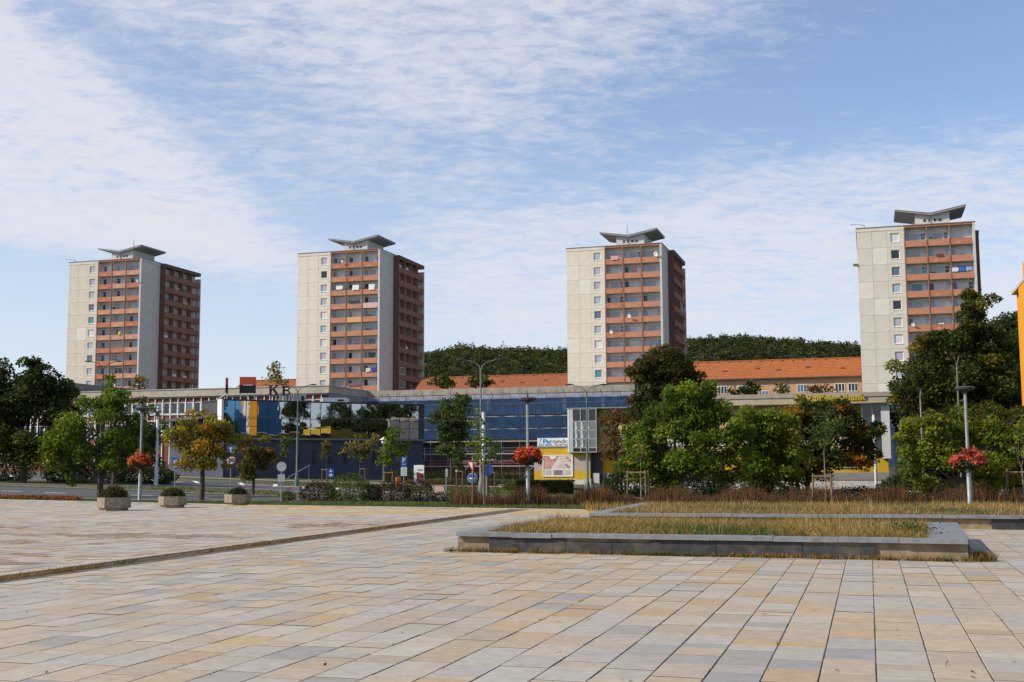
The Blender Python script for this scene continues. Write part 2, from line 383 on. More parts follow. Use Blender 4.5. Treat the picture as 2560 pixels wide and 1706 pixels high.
def add_tile(gx0, gy, wd, L, col, z):
    a, b2 = gx0+GX/2, gx0+wd-GX/2; c, d = gy+GY/2, gy+L-GY/2; h = -.03
    q = [rotg(a, c), rotg(b2, c), rotg(b2, d), rotg(a, d)]
    V.extend([(*p, z) for p in q]); Cc.append(col)
    for k in range(4):
        n = (k+1) % 4; V.extend([(*q[k], h), (*q[n], h), (*q[n], z), (*q[k], z)]); Cc.append((.075, .058, .04))
for (x, y, gx0, gy, L, cx, cy) in far_t:
    if in_patch(cx, cy):
        nn = 3
        for a in range(nn):
            for b_ in range(max(1, int(L/.15))):
                l = L/max(1, int(L/.15)); pc = PAL['brown'] if rnd.random() < .6 else PAL['pink']; j = rnd.uniform(.75, 1.15)
                add_tile(gx0+a*RW/nn, gy+b_*l, RW/nn, l, tuple(v*j for v in pc), rnd.uniform(-.006, 0))
    else: add_tile(gx0, gy, RW, L, tile_col(x, y, cx, cy), rnd.uniform(-.004, .002))
tag(put('distant_slabs', np_mesh('distant_slabs', np.array(V), 4, np.array(Cc), SLAB_A), plaza), kind='stuff')
# sunken drain channel with kerb row on its left
gb = B()
ga = [rotg(-12.6, 10), rotg(-12.24, 10), rotg(-12.24, 36.9), rotg(-12.6, 36.9)]
gb.poly([(x, y, -.004) for x, y in ga]); gb.ob('drain_channel', mat('drain_dirt', (.085, .055, .035), .95, .3, 4, stain=(.05, .055, .02)), plaza)
gy = 10
while gy < 37:
    L = rnd.choice((.8, 1.0, 1.0)); x, y = rotg(-12.72, gy+L/2); k = B().box(-.11, .11, -L/2+.004, L/2-.004, -.03, .018); o = k.ob('channel_kerb', mat('pinkish_kerb', (.40, .32, .25), .85, .15, 4, stain=(.3, .22, .15)), plaza, (x, y, 0), -TH); gy += L

# ------------------------------------------------------------------ grass helpers
def blades(name, pts, h, cols, wdt, lean=.35):
    n = len(pts); a = nr.uniform(0, 2*np.pi, n); dx, dy = np.cos(a)*wdt, np.sin(a)*wdt
    b = nr.uniform(0, 2*np.pi, n); ln = h*nr.uniform(0, lean, n)
    p = np.array(pts); up = p.copy(); up[:, 2] += h; up[:, 0] += np.cos(b)*ln; up[:, 1] += np.sin(b)*ln
    A = p.copy(); A[:, 0] -= dx; A[:, 1] -= dy; D = p.copy(); D[:, 0] += dx; D[:, 1] += dy
    return np_mesh(name, np.stack([A, D, up], 1).reshape(-1, 3), 3, cols, BLADE)
DRY = [(.40, .23, .075, 3), (.30, .19, .055, 3), (.19, .15, .035, 2.2), (.10, .12, .022, 1.6), (.50, .33, .15, 1.2)]
GRN = [(.075, .11, .025, 3), (.10, .13, .03, 2), (.14, .13, .04, 1), (.05, .08, .02, 2)]
def patchy(pts, pal_a, pal_b, f=.45, seed=0):
    p = np.array(pts); n = len(p)
    s = np.sin(p[:, 0]*1.3+seed)+np.sin(p[:, 1]*1.1+p[:, 0]*.6+seed*2)+nr.normal(0, .6, n)
    ca = palette(pal_a, n); cb_ = palette(pal_b, n); return np.where((s > f)[:, None], cb_, ca)

# ------------------------------------------------------------------ raised planters of the plaza
COPE = mat('granite_cope', (.20, .205, .215), .6, .15, 6, stain=(.12, .115, .105), stain_amt=.8, stain_scale=1.1, fine=.5, streak=.3)
FACE = mat('dark_facing', (.040, .040, .042), .6, .35, 5, streak=.4, stain=(.15, .12, .085), stain_amt=.75, stain_scale=1.3, fine=.3)
BLOCK = mat('bare_block', (.27, .20, .125), .95, .25, 4, stain=(.10, .07, .045), stain_amt=.6, stain_scale=1.5, bump=.6)
def planter(label, loc, rz, Lx, Ly, h, front_w, right_w, seed, bare, n_gr, hg, left_w=.45):
    r_ = random.Random(seed)
    t = thing('raised_planter', label, 'planter', loc, rz, None)
    B().box(-Lx, 0, .06, Ly, 0, h-.09).ob('wall_core', BLOCK, t)
    B().box(-Lx+left_w, -right_w, front_w, Ly-.4, h-.09, h-.02).ob('soil', SOIL, t)
    def run(axis):
        pos = 0; tot = Lx if axis == 'f' else Ly
        while pos < tot-.05:
            L = min(r_.choice((1.0, 1.1, 1.15, .8)), tot-pos)
            if tot-pos-L < .3: L = tot-pos
            drop = r_.uniform(0, .008); b = B()
            if axis == 'f': b.box(-pos-L+.006, -pos, -.05+r_.uniform(-.01, .012), front_w, h-.075-drop, h-drop)
            elif axis == 'r': b.box(-right_w, .05, pos if pos > 0 else front_w+.006, pos+L-.006, h-.075-drop, h-drop)
            elif axis == 'l': b.box(-Lx-.05, -Lx+left_w, pos if pos > 0 else front_w+.006, pos+L-.006, h-.075-drop, h-drop)
            b.ob('coping_slab', COPE, t, (0, r_.uniform(-.008, .004), r_.uniform(-.005, .003))); pos += L
    run('f'); run('r'); run('l')
    pos = 0
    while pos < Lx-.05:
        L = min(r_.choice((.9, 1.2, 1.5, .7)), Lx-pos)
        if not any(a < pos+L/2 < c for a, c in bare):
            hh = h-.10-r_.choice((0, .01, .05)); B().box(-pos-L+.006, -pos-.002, .0+r_.uniform(0, .015), .06, 0, hh).ob('facing_panel', FACE, t)
        pos += L
    pos = 0
    while pos < Ly-.1:
        L = min(1.2, Ly-pos); B().box(0, .03, pos+.07, pos+L-.004+.06, 0, h-.11).ob('facing_panel', FACE, t); pos += L
    c, s = math.cos(rz), math.sin(rz); pts = []
    while len(pts) < n_gr:
        a = -right_w-.02-r_.random()**1.0*(Lx-right_w-left_w); b_ = front_w-.03+r_.random()*(Ly-front_w-.5)
        pts.append((loc[0]+a*c-b_*s, loc[1]+a*s+b_*c, h-.03))
    pa = np.array(pts); bump_ = .5+.22*np.sin(pa[:, 0]*1.7+seed)*np.sin(pa[:, 1]*1.3)+.2*np.sin(pa[:, 0]*4.1+pa[:, 1]*2.7)+.15*np.sin(pa[:, 0]*9.3-pa[:, 1]*5)
    hh = nr.uniform(.2, 1.0, n_gr)**1.7*hg*(.35+1.0*np.clip(bump_, 0, 1.2))
    gname = 'dry_grass'
    o = put(gname, blades(gname, pts, hh, patchy(pts, DRY, GRN, 1.0, seed), nr.uniform(.004, .009, n_gr), 2.2)); tag(o, 'dry straw-coloured grass growing in '+label.split(' with')[0], 'grass', None, 'stuff')
    return t
planter('low dark stone planter with chipped right corner in the middle of the plaza', (7.6, 19.85, 0), R(-18.5), 9.15, 5.9, .365, .36, .62, 3, [(0, 1.15), (8.5, 9.2)], 60000, .21)
planter('long dark stone planter with broken cladding behind the nearer planter', (20.5, 26.6, 0), R(-16.0), 19.2, 8.5, .34, .34, .5, 5, [(8.6, 10.8), (11.6, 12.3)], 46000, .20)
for nm_, lab_, ox, oy, rz_, Lx_, Ly_, n_ in (('seed_heads', 'tall pale seed heads standing above the near planter grass', 7.6, 19.85, R(-18.5), 8.4, 5.2, 900), ('seed_heads', 'tall pale seed heads standing above the far planter grass', 20.5, 26.6, R(-16), 18, 7.5, 1200)):
    q = []; 
    for k in range(n_):
        cl = rnd.gauss(0, .5); a = -.8-rnd.random()*(Lx_-.8); b_ = .5+rnd.random()*(Ly_-.6); q.append((ox+a*math.cos(rz_)-b_*math.sin(rz_), oy+a*math.sin(rz_)+b_*math.cos(rz_), .3))
    q = np.array(q); q = q[(np.sin(q[:, 0]*2.1)+np.sin(q[:, 1]*1.7+q[:, 0]) > .1)]
    tag(put(nm_, blades(nm_, q, nr.uniform(.22, .46, len(q)), palette([(.42, .27, .12, 2), (.5, .36, .2, 1), (.25, .16, .06, 1)], len(q)), np.full(len(q), .006), .5)), lab_, 'grass', None, 'stuff')
gw = nr.normal(0, 1, (900, 3))*np.array((.22, .2, .07)); gx_, gy_ = -.95*math.cos(R(-18.5))-1.6*math.sin(R(-18.5)), -.95*math.sin(R(-18.5))+1.6*math.cos(R(-18.5)); gw += np.array((7.6+gx_, 19.85+gy_, .42)); gw[:, 2] = np.maximum(gw[:, 2], .32)
tag(put('green_weed', leaves('green_weed', gw, np.full(len(gw), .04), palette([(.05, .085, .02, 3), (.08, .12, .03, 1)], len(gw)))), 'leafy green weed clump at the right end of the near planter', 'weeds')
# weeds at the foot of the near planter, in the joints and in the channel
wp = []; wh = []
c, s = math.cos(R(-18.5)), math.sin(R(-18.5))
for k in range(150):
    a = -rnd.random()*9.3; b_ = -.06-rnd.random()*.07; n = rnd.randint(10, 34)
    for q in range(n): aa, bb = a+rnd.gauss(0, .06), b_+rnd.gauss(0, .02); wp.append((7.6+aa*c-bb*s, 19.85+aa*s+bb*c, -.005)); wh.append(rnd.uniform(.03, .13))
for k in range(40):
    a = rnd.uniform(.03, .35); b_ = rnd.uniform(.0, .4)
    for q in range(25): aa, bb = a+rnd.gauss(0, .05), b_+rnd.gauss(0, .05); wp.append((7.6+aa*c-bb*s, 19.85+aa*s+bb*c, -.005)); wh.append(rnd.uniform(.05, .2))
for k in range(620):                                        # tufts in the long joints
    i = rnd.randint(int(-40), 30); gx = i*RW+rnd.gauss(0, .006); gy = 8.5+rnd.random()**1.3*26
    if rnd.random() < .25: gx += rnd.random()*.3
    x, y = rotg(gx, gy)
    if y < 8 or abs(x) > .46*y: continue
    n = rnd.randint(8, 30); L = rnd.uniform(.02, .12)
    for q in range(n): xx, yy = rotg(gx+rnd.gauss(0, .008), gy+rnd.gauss(0, L)); wp.append((xx, yy, -.012)); wh.append(rnd.uniform(.006, .026))
for k in range(600):
    gy = rnd.uniform(10, 36); d = .5+.5*math.sin(gy*.9)
    if rnd.random() > d*.9+.1: continue
    gx = -12.3+rnd.gauss(0, .04)
    for q in range(16): xx, yy = rotg(gx+rnd.gauss(0, .05), gy+rnd.gauss(0, .1)); wp.append((xx, yy, -.03)); wh.append(rnd.uniform(.03, .12))
wh = np.array(wh); tag(put('weeds', blades('weeds', wp, wh, patchy(wp, [(.30, .16, .05, 3), (.22, .13, .04, 3), (.14, .11, .03, 2)], GRN, 1.3, 4), np.full(len(wp), .009), 1.2)), 'dry weeds growing in the joints of the paving and along the planter', 'weeds', None, 'stuff')
# a few loose leaves and bits of litter on the paving
lp = []
for k in range(60):
    y = 9+rnd.random()**1.5*26; x = rnd.uniform(-.46, .46)*y; lp.append((x, y, .012))
lp = np.array(lp); tag(put('fallen_leaves', leaves('fallen_leaves', lp, np.full(len(lp), .032), palette([(.10, .06, .03, 3), (.25, .15, .05, 1), (.03, .025, .02, 2)], len(lp)), up=3)), 'small dry fallen leaves scattered over the paving slabs', 'leaves', None, 'stuff')
# green verge behind the plaza
def yline(pl, x):
    for (a, b), (c_, d) in zip(pl, pl[1:]):
        if a <= x <= c_: return b+(d-b)*(x-a)/(c_-a)
    return 1e9
vp = []
for k in range(80000):
    x = rnd.uniform(-34, 7); y = edge(x)+.25+rnd.random()**1.3*(min(9, max(2.5, yline(near1, x)-edge(x)-.8)) if x > -20 else 3.5); vp.append((x, y, gz(x, y)-.05))
vh = nr.uniform(.04, .16, len(vp)); tag(put('verge_grass', blades('verge_grass', vp, vh, patchy(vp, GRN, [(.13, .15, .04, 2), (.2, .17, .06, 1)], 1.2, 2), np.full(len(vp), .022), .7)), 'green grass verge between the plaza and the road', 'grass', None, 'stuff')
gp = []
for k in range(26000):
    x = rnd.uniform(-30, 12); y = rnd.uniform(66, 121); 
    gp.append((x, y, gz(x, y)-.05))
keep = []
def between(x, y):
    for ln0, ln1 in ((far1, near2),):
        pass
    return True
for p in gp:
    x, y, z = p
    if yline(far1, x)+1 < y < yline(near2, x)-1 or (yline(far2, x)+.6 < y < yline(walkn, x)-.5 and not (-8.8 < x+ (y-80)*.067 < -3.6 and False)):
        if abs(x-(-5-(y-79.5)*.066)) > .9: keep.append(p)
kh = nr.uniform(.06, .2, len(keep)); tag(put('lawn_grass', blades('lawn_grass', keep, kh, patchy(keep, GRN, [(.13, .12, .04, 2), (.2, .16, .06, 1)], .9, 6), np.full(len(keep), .05), .7)), 'green lawn strips beside the road and tram track', 'grass', None, 'stuff')

# ------------------------------------------------------------------ tower blocks
CONC = mat('panel_concrete', (.65, .59, .50), .9, .06, .8, streak=.24, stain=(.50, .45, .38), stain_amt=.4, stain_scale=.45)
CONC2 = mat('side_render', (.52, .50, .475), .9, .06, .8, streak=.25)
LOGW = mat('loggia_wall', (.70, .68, .64), .9, .08, 1)
TERRA = [mat('terracotta', (.45, .205, .125), .85, .1, 1.5, streak=.25), mat('terracotta_worn', (.40, .16, .085), .85, .12, 1.5, streak=.4, stain=(.55, .33, .24), stain_amt=.6, stain_scale=1.2)]
PINKP = [mat('faded_pink', (.50, .24, .155), .85, .15, 1.5, streak=.4, stain=(.58, .40, .31), stain_amt=.7, stain_scale=1.0), mat('faded_red', (.42, .145, .085), .85, .15, 1.5, streak=.45, stain=(.5, .28, .2), stain_amt=.5, stain_scale=1.0)]
SPEC = [mat('peach_panel', (.62, .34, .15), .85, .06), mat('patchy_panel', (.60, .42, .38), .85, .2, 2, stain=(.5, .2, .15), stain_amt=.7, stain_scale=1.6)]
BROWN = mat('brown_wall', (.13, .07, .056), .9, .12, 1.5, streak=.2)
BROWNP = mat('brown_parapet', (.24, .11, .08), .9, .12, 1.5, streak=.2)
PILL = mat('pillar_brown', (.24, .125, .085), .85, .15, 2, stain=(.45, .36, .30), stain_amt=.4)
FRAME = mat('white_frame', (.76, .76, .74), .6, .06, 3)
EDGED = mat('roof_flashing', (.17, .17, .18), .7, .2, 2)
ROOFU = mat('roof_concrete', (.27, .265, .25), .85, .12, 1.2, stain=(.17, .16, .15))
SLABC = mat('floor_slab', (.42, .36, .31), .9, .15, 2)
def pane(name, col, rough=.12, spec=.6):
    return mat(name, col, rough, .1, .8, spec=spec)
PANES = [pane('pane_sky', (.34, .40, .46)), pane('pane_curtain', (.58, .59, .60), .2), pane('pane_grey', (.38, .39, .42)), pane('pane_dark', (.02, .022, .027), .06), pane('pane_lilac', (.38, .36, .44)), pane('pane_blue', (.10, .13, .20), .08), pane('pane_teal', (.06, .25, .30), .1)]  # pane_sky has the reflected sky put into its base colour
def hole_panel(w_, h, x0, x1, z0, z1, t=.24):
    b = B(); b.box(0, x0, 0, t, 0, h).box(x1, w_, 0, t, 0, h).box(x0, x1, 0, t, 0, z0).box(x0, x1, 0, t, z1, h); return b
def win_frame(w_, h, d=.08, th=.07, mull=(), trans=()):
    b = B(); b.box(0, th, 0, d, 0, h).box(w_-th, w_, 0, d, 0, h).box(th, w_-th, 0, d, 0, th).box(th, w_-th, 0, d, h-th, h)
    for m in mull: b.box(m-th/2, m+th/2, .004, d-.004, th, h-th)
    for (a, c, z) in trans: b.box(a, c, .006, d-.006, z-.03, z+.03)
    return b
ST = 2.87; WZ0, WZ1 = .83, 2.36
def pick(r_, ws): return PANES[r_.choices(range(7), ws)[0]]
FW = (3, 2.6, 2, .8, 1.4, .5, .25)
CONCV = [mat('panel_concrete_a', (.60, .545, .455), .9, .06, .8, streak=.34, stain=(.44, .39, .32), stain_amt=.5, stain_scale=.4), mat('panel_concrete_b', (.66, .605, .52), .9, .06, .8, streak=.42, stain=(.48, .43, .36), stain_amt=.5, stain_scale=.7), CONC, mat('panel_concrete_d', (.60, .56, .485), .9, .05, .8, streak=.18, stain=(.50, .46, .40), stain_amt=.4, stain_scale=.3)]
def tower(label, x, y, ztop, nf, seed, style, spec={}):
    cm = CONCV[seed-1]; patched = mat('patched_panel', (.66, .62, .55), .9, .05, 1)
    r_ = random.Random(seed); H = 47.0
    t = thing('tower_block', label, 'tower', (x, y, ztop-H), -TH, 'panel tower blocks behind the shops')
    def P(name, key, fn, loc, parent=t, m=None, rz=0):
        me = cached(('tw',)+key, fn)
        if m: me = with_mat(me, m)
        return put(name, me, parent, loc, rz)
    # core
    B().box(.06, 7.6, .25, 21.9, 0, H-.2).ob('core_wall', mat('joint_grey', (.36, .33, .28), .9), t); B().box(7.5, 7.64, .26, 1.4, 0, H-.7).ob('partition_wall', LOGW, t); B().box(7.6, 18.5, 1.38, 21.9, 0, H-.2).ob('core_wall', LOGW, t); B().box(18.5, 18.62, 7.6, 22.0, 0, H-1).ob('wing_back_wall', mat('wing_back', (.46, .45, .44), .9, .1), t)
    B().box(18.5, 18.76, 1.5, 7.3, 0, H-.8).ob('core_wall', CONC2, t)
    zlow = H-3.6-ST*(nf-1)
    B().box(0, 7.64, 0, .24, 0, zlow-.02).ob('lower_wall', cm, t)
    B().box(7.64, 18.42, .05, .3, 0, zlow-.12).ob('lower_wall', LOGW, t)
    B().box(18.42, 18.8, 0, 7.3, 0, zlow-.02).ob('lower_wall', CONC2, t)
    B().box(18.6, 20.0, 7.32, 22.2, 0, zlow-.1).ob('lower_wall', BROWN, t)
    for i in range(nf):
        z = H-3.6-ST*i
        for a, wd in ((0, 2.425), (2.455, 2.39)):
            P('wall_panel', ('wp', wd), lambda wd=wd: B().box(0, wd, 0, .24, 0, ST-.03).mesh('wall_panel', CONC), (a, r_.uniform(-.012, .012), z), m=patched if r_.random() < .07 else cm)
        P('wall_panel', ('wpw',), lambda: hole_panel(2.75, ST-.03, .56, 1.95, WZ0, WZ1).mesh('wall_panel', CONC), (4.87, r_.uniform(-.012, .012), z), m=cm)
        wf = P('window', ('wf',), lambda: win_frame(1.39, WZ1-WZ0, .08, .09).mesh('window', FRAME), (5.43, .13, z+WZ0))
        P('pane', ('wp1',), lambda: B().box(.09, 1.30, .035, .05, .09, WZ1-WZ0-.09).mesh('pane', PANES[0]), (0, 0, 0), wf, pick(r_, (2.2, 1.4, 1.3, .8, .8, 1.6, .2)))
        P('sill', ('sill',), lambda: B().box(-.06, 1.45, -.20, .0, -.09, -.02).mesh('sill', FRAME), (0, 0, 0), wf)
        # side wall facing the next tower
        P('wall_panel', ('sp1',), lambda: B().box(0, .3, 0, 4.7, 0, ST-.01).mesh('wall_panel', CONC2), (18.5, .0, z))
        P('wall_panel', ('sp2',), lambda: B().box(0, .3, 0, .8, 0, ST-.01).box(0, .3, 2.0, 2.58, 0, ST-.01).box(0, .3, .8, 2.0, 0, WZ0).box(0, .3, .8, 2.0, WZ1, ST-.01).mesh('wall_panel', CONC2), (18.5, 4.715, z))
        wf = P('window', ('wfs',), lambda: win_frame(1.2, WZ1-WZ0, .08, .09).mesh('window', FRAME), (18.70, 5.515, z+WZ0), rz=R(90))
        P('pane', ('wps',), lambda: B().box(.09, 1.11, .035, .05, .09, WZ1-WZ0-.09).mesh('pane', PANES[3]), (0, 0, 0), wf, r_.choice((PANES[3], PANES[5], PANES[2])))
        # loggias of the front
        for k in range(3):
            bx = 7.64+k*3.593; w_ = 3.593
            P('floor_slab', ('fs',), lambda: B().box(.0, 3.55, .12, 1.40, -.16, 0).mesh('floor_slab', SLABC), (bx+.02, 0, z))
            if style == 'worn': m = r_.choices(PINKP, (1.5 if k else .2, .5 if k else 2))[0]
            else: m = r_.choices(TERRA, (5, 1))[0]
            if (i, k) in spec.get('parapet', {}): m = spec['parapet'][(i, k)]
            P('balcony_parapet', ('bp',), lambda: B().box(.09, 3.503, 0, .11, -.12, .96).mesh('balcony_parapet', TERRA[0]), (bx, r_.uniform(-.01, .01), z), m=m)
            flip = (k+seed+(i//3)) % 2; dw = .85
            if r_.random() < .33:                                   # things stored against the parapet
                q_ = r_.choice((('storage_box', (.8, .3, .45)), ('folded_chair', (.5, .12, .75)), ('drying_rack', (1.3, .25, .25))))
                P(q_[0], ('clut', q_[0]), lambda q_=q_: B().box(0, q_[1][0], 0, q_[1][1], .75, .75+q_[1][2]).box(.05, .09, .02, .06, 0, .75).box(q_[1][0]-.09, q_[1][0]-.05, .02, .06, 0, .75).mesh(q_[0], DARK), (bx+r_.uniform(.2, 2.0), .35, z), m=r_.choice((DARK, DARK, GREENPOLE, LOGW, mat('clutter_blue', (.05, .07, .16), .7), mat('clutter_red', (.25, .05, .04), .7))))
            # door + wide window + side light
            if style == 'worn':
                mull, cells = ((1.05,), ((.35+.0, 1.02), (1.08, 2.95)))
                fx, fw = .5, 3.0
                mull = (.95,); cells = ((.08, .92, 1), (.98, 2.92, 0))
            else:
                fx, fw = .10, 3.38
                mull = (.80, 2.52) if not flip else (.86, 2.62); cells = ((.08, mull[0]-.04, 2), (mull[0]+.04, mull[1]-.04, 0), (mull[1]+.04, 3.30, 1))
            wf = P('window', ('lw', style, flip if style != 'worn' else 0), lambda mull=mull, fw=fw: win_frame(fw, 2.2, .08, .07, mull, [(mull[-1], fw-.07, 1.6)] if style != 'worn' else [(.07, mull[0], 1.7)]).mesh('window', FRAME), (bx+fx, 1.28, z+.12))
            for (a, c_, kind) in cells:
                ws = (3, 3, 1.6, .25, 1.2, .2, .15) if kind == 0 else ((.6, .3, .8, 3, .3, .8, .05) if kind == 1 and style == 'worn' else (1.6, 1.2, 1.6, 1.2, .8, .9, .1))
                P('pane', ('lp', round(a, 2), round(c_, 2)), lambda a=a, c_=c_: B().box(a, c_, .035, .05, .08, 2.12).mesh('pane', PANES[0]), (0, 0, 0), wf, pick(r_, ws))
        # loggias of the brown wing
        for k in range(4):
            by = 7.6+k*3.62
            P('floor_slab', ('fss',), lambda: B().box(0, 1.3, .0, 3.58, -.16, 0).mesh('floor_slab', SLABC), (18.56, by+.02, z))
            P('balcony_parapet', ('bps',), lambda: B().box(0, .11, .06, 3.56, -.12, .96).mesh('balcony_parapet', BROWNP), (19.9, by, z))
            wf = P('window', ('lws',), lambda: win_frame(1.9, 2.1, .08, .07, (1.0,), [(.07, 1.0, 1.55)]).mesh('window', FRAME), (18.64, by+.5, z+.1), rz=R(90))
            if (i, k) in spec.get('glazed', ()): P('balcony_glazing', ('bg',), lambda: win_frame(3.5, 1.55, .06, .07, (.88, 1.75, 2.62)).mesh('balcony_glazing', FRAME), (19.97, by+.05, z+.97), rz=R(90))
            if r_.random() < .22: P('balcony_screen', ('bs',), lambda: B().box(0, .05, .3, 1.7, .1, 1.5).mesh('balcony_screen', LOGW), (19.6, by+r_.uniform(0, 1.6), z), m=r_.choice((PANES[3], LOGW, SPEC[0], mat('green_screen', (.03, .10, .05), .8))))
            for a, c_ in ((.08, .96), (1.04, 1.82)):
                P('pane', ('lps', a), lambda a=a, c_=c_: B().box(a, c_, .035, .05, .08, 2.02).mesh('pane', PANES[0]), (0, 0, 0), wf, pick(r_, (.5, .3, 1.0, 3.2, .3, 1.5, .05)))
    zb = zlow-.1
    for k in range(1, 3): B().box(-.09, .09, -.08, .2, zb, H-.42).ob('pillar', PILL, t, (7.64+k*3.593, 0, 0))
    B().box(-.05, .13, -.03, .2, zb, H-.42).ob('pillar', PILL, t, (7.66, 0, 0))
    for k in range(1, 3): B().box(-.06, .06, .2, 1.38, zb, H-.45).ob('partition_wall', LOGW, t, (7.64+k*3.593, 0, 0))
    B().box(18.42, 18.82, -.05, 1.5, zlow-.02, H-.72).ob('corner_pier', CONC2, t)
    B().box(18.6, 20.02, 7.30, 7.6, zlow-.1, H-1.0).ob('brown_wall', BROWN, t)
    for k in range(1, 4): B().box(18.8, 20.03, -.06, .06, zb, H-1.0).ob('partition_wall', PILL, t, (0, 7.6+k*3.62, 0))
    B().box(18.6, 20.05, 22.08, 22.3, zb, H-1.6).ob('end_fin', CONC2, t)
    B().box(18.55, 20.06, 7.28, 22.26, H-1.0, H-.35).ob('wing_fascia', BROWN, t)
    B().box(18.55, 20.12, 7.22, 22.3, H-.35, H-.22).ob('roof_edge', EDGED, t)
    B().box(-.05, 7.62, -.06, .3, H-.73, H-.12).ob('cornice', CONC, t)
    B().box(7.62, 18.44, -.04, .3, H-.73+.3, H-.12).ob('header_band', TERRA[1], t)
    B().box(18.44, 18.86, -.06, 7.25, H-.71, H-.12).ob('cornice', CONC2, t)
    B().box(-.12, 18.95, -.14, 22, H-.12, H).ob('roof_edge', EDGED, t)
    # pavilion with butterfly roof
    B().box(9.6, 15.1, 2.0, 10.4, H, H+2.35).ob('pavilion_wall', CONC2, t)
    for k in range(4): B().box(10.9+k*.83, 11.32+k*.83, 1.97, 2.05, H+.75, H+1.2).ob('pavilion_window', PANES[3], t)
    B().cyl((12.05, 1.93, H+.1), (12.05, 1.93, H+1.9), .06, n=6).ob('downpipe', STEEL, t)
    xv, zv = 12.05, H+1.75
    b = B().prism_y([(6.4, zv+1.02), (xv, zv), (17.7, zv+1.12), (17.7, zv+1.40), (xv, zv+.32), (6.4, zv+1.24)], 1.3, 11.0)
    rf = b.ob('roof_canopy', ROOFU, t)
    B().prism_y([(6.36, zv+1.24), (xv, zv+.32), (17.74, zv+1.40), (17.74, zv+1.47), (xv, zv+.40), (6.36, zv+1.31)], 1.26, 11.04).ob('roof_flashing', EDGED, rf)
    return t, H
tw1, TH_ = tower('leftmost tower block with faded pink balconies and mast on its roof', -99.97, 262.0, 47.64, 11, 1, 'worn')
tw2, _ = tower('second tower block from the left with white sheets on its balconies', -45.29, 245.5, 46.37, 11, 2, 'std', {'parapet': {(4, 1): SPEC[0], (3, 2): SPEC[1]}, 'glazed': ((8, 0), (9, 0))})
tw3, _ = tower('third tower block from the left with satellite dishes on its balconies', 10.81, 227.8, 43.91, 11, 3, 'std', {'glazed': ((7, 1), (3, 2))})
tw4, _ = tower('rightmost tower block partly hidden by the tall dark tree', 58.83, 197.0, 41.39, 11, 4, 'std')
TOW = [(-99.97, 262.0, 47.64), (-45.29, 245.5, 46.37), (10.81, 227.8, 43.91), (58.83, 197.0, 41.39)]
def on_tower(k, lx, ly, z): x, y, zt = TOW[k]; a, b = rotg(lx, ly); return (x+a, y+b, zt-z)
def mast(label, k, lx, ly, dz, h):
    t = thing('antenna_mast', label, 'antenna', on_tower(k, lx, ly, -dz), -TH)
    B().cyl((0, 0, 0), (0, 0, h), .05, .03, 6).ob('pole', DARK, t); b = B()
    for q, (zz_, l) in enumerate(((.55, .5), (.7, .35), (.85, .45))): b.box(-l/2, l/2, -.02, .02, h*zz_-.02, h*zz_+.02)
    b.ob('aerial', DARK, t)
mast('thin antenna mast on the roof of the leftmost tower', 0, 13.2, 5, 1.9, 3.4)
mast('thin antenna mast on the roof of the third tower', 2, 11.2, 5, 1.9, 3.0)
for k, lab in ((0, 'white camera arm on the roof corner of the leftmost tower'), (3, 'white camera arm on the roof corner of the rightmost tower')):
    t = thing('camera_arm', lab, 'camera', on_tower(k, 1.4, .3, 0), -TH)
    B().path([(0, 0, 0), (0, 0, .45), (-2.3, -.3, .75)], [.05, .05, .04]).cyl((-.5, -.06, .5), (0, 0, .1), .03, n=5).ob('arm', STEEL, t); B().lathe([(0, .55), (.14, .62), (.15, .78), (0, .86)], 8, (-2.35, -.3)).ob('camera_head', FRAME, t)
def dish(label, k, i, lx, r, pole=.35, zoff=1.3):
    z = 3.6+ST*i-zoff
    t = thing('satellite_dish', label, 'satellite dish', on_tower(k, lx, -.12, z), -TH-R(20), 'satellite dishes on the towers')
    b = B().lathe([(0, .12), (r*.5, .09), (r*.85, .03), (r, 0), (r*.84, .0), (r*.5, .05), (0, .08)], 14)
    o = b.ob('dish', FRAME, t, (0, -pole, 0), 0, True); o.rotation_euler = (R(-70), 0, 0)
    B().path([(0, .05, -.1), (0, -pole*.6, -.1), (0, -pole+.05, 0)], [.025]*3, 5).ob('arm', DARK, t)
dish('large white dish at the top right balcony of the third tower', 2, 0, 17.9, .5)
dish('white dish on a fourth-row balcony of the third tower', 2, 4, 12.6, .38, .5, 1.0)
dish('white dish low on the left balconies of the third tower', 2, 5, 9.2, .35, .8, .9)
dish('grey dish on the second-row balcony of the leftmost tower', 0, 1, 18.2, .33, .3, 1.2)
dish('small dish on the top left balcony of the second tower', 1, 0, 10.6, .3, .4, 1.2)
dish('white dish on a lower balcony of the rightmost tower', 3, 5, 8.6, .3, .3, 1.0)
def laundry(label, k, i, lx, w_, h, col, zt=1.9):
    r_ = random.Random(label); b = B(); n = 7
    for q in range(n+1):
        xx = q/n*w_
        for zz_, yy in ((0, 0), (-h*.5, .03*math.sin(q*2.1)), (-h*r_.uniform(.9, 1.05), .05*math.sin(q*2.7+1))): b.v.append((xx, yy, zz_))
    for q in range(n):
        for e in range(2): b.f.append((q*3+e, q*3+3+e, q*3+4+e, q*3+1+e))
    me = b.mesh('hanging_laundry', mat('cloth_'+label[:24].replace(' ', '_'), col, .9, .1, 5)); o = put('hanging_laundry', me, None, on_tower(k, lx, -.14, 3.6+ST*i-zt), -TH)
    m = o.modifiers.new('thickness', 'SOLIDIFY'); m.thickness = .012
    tag(o, label, 'laundry', 'washing on the balconies')
laundry('white sheet on the left third-row balcony of the second tower', 1, 2, 9.0, 1.5, .8, (.70, .74, .72))
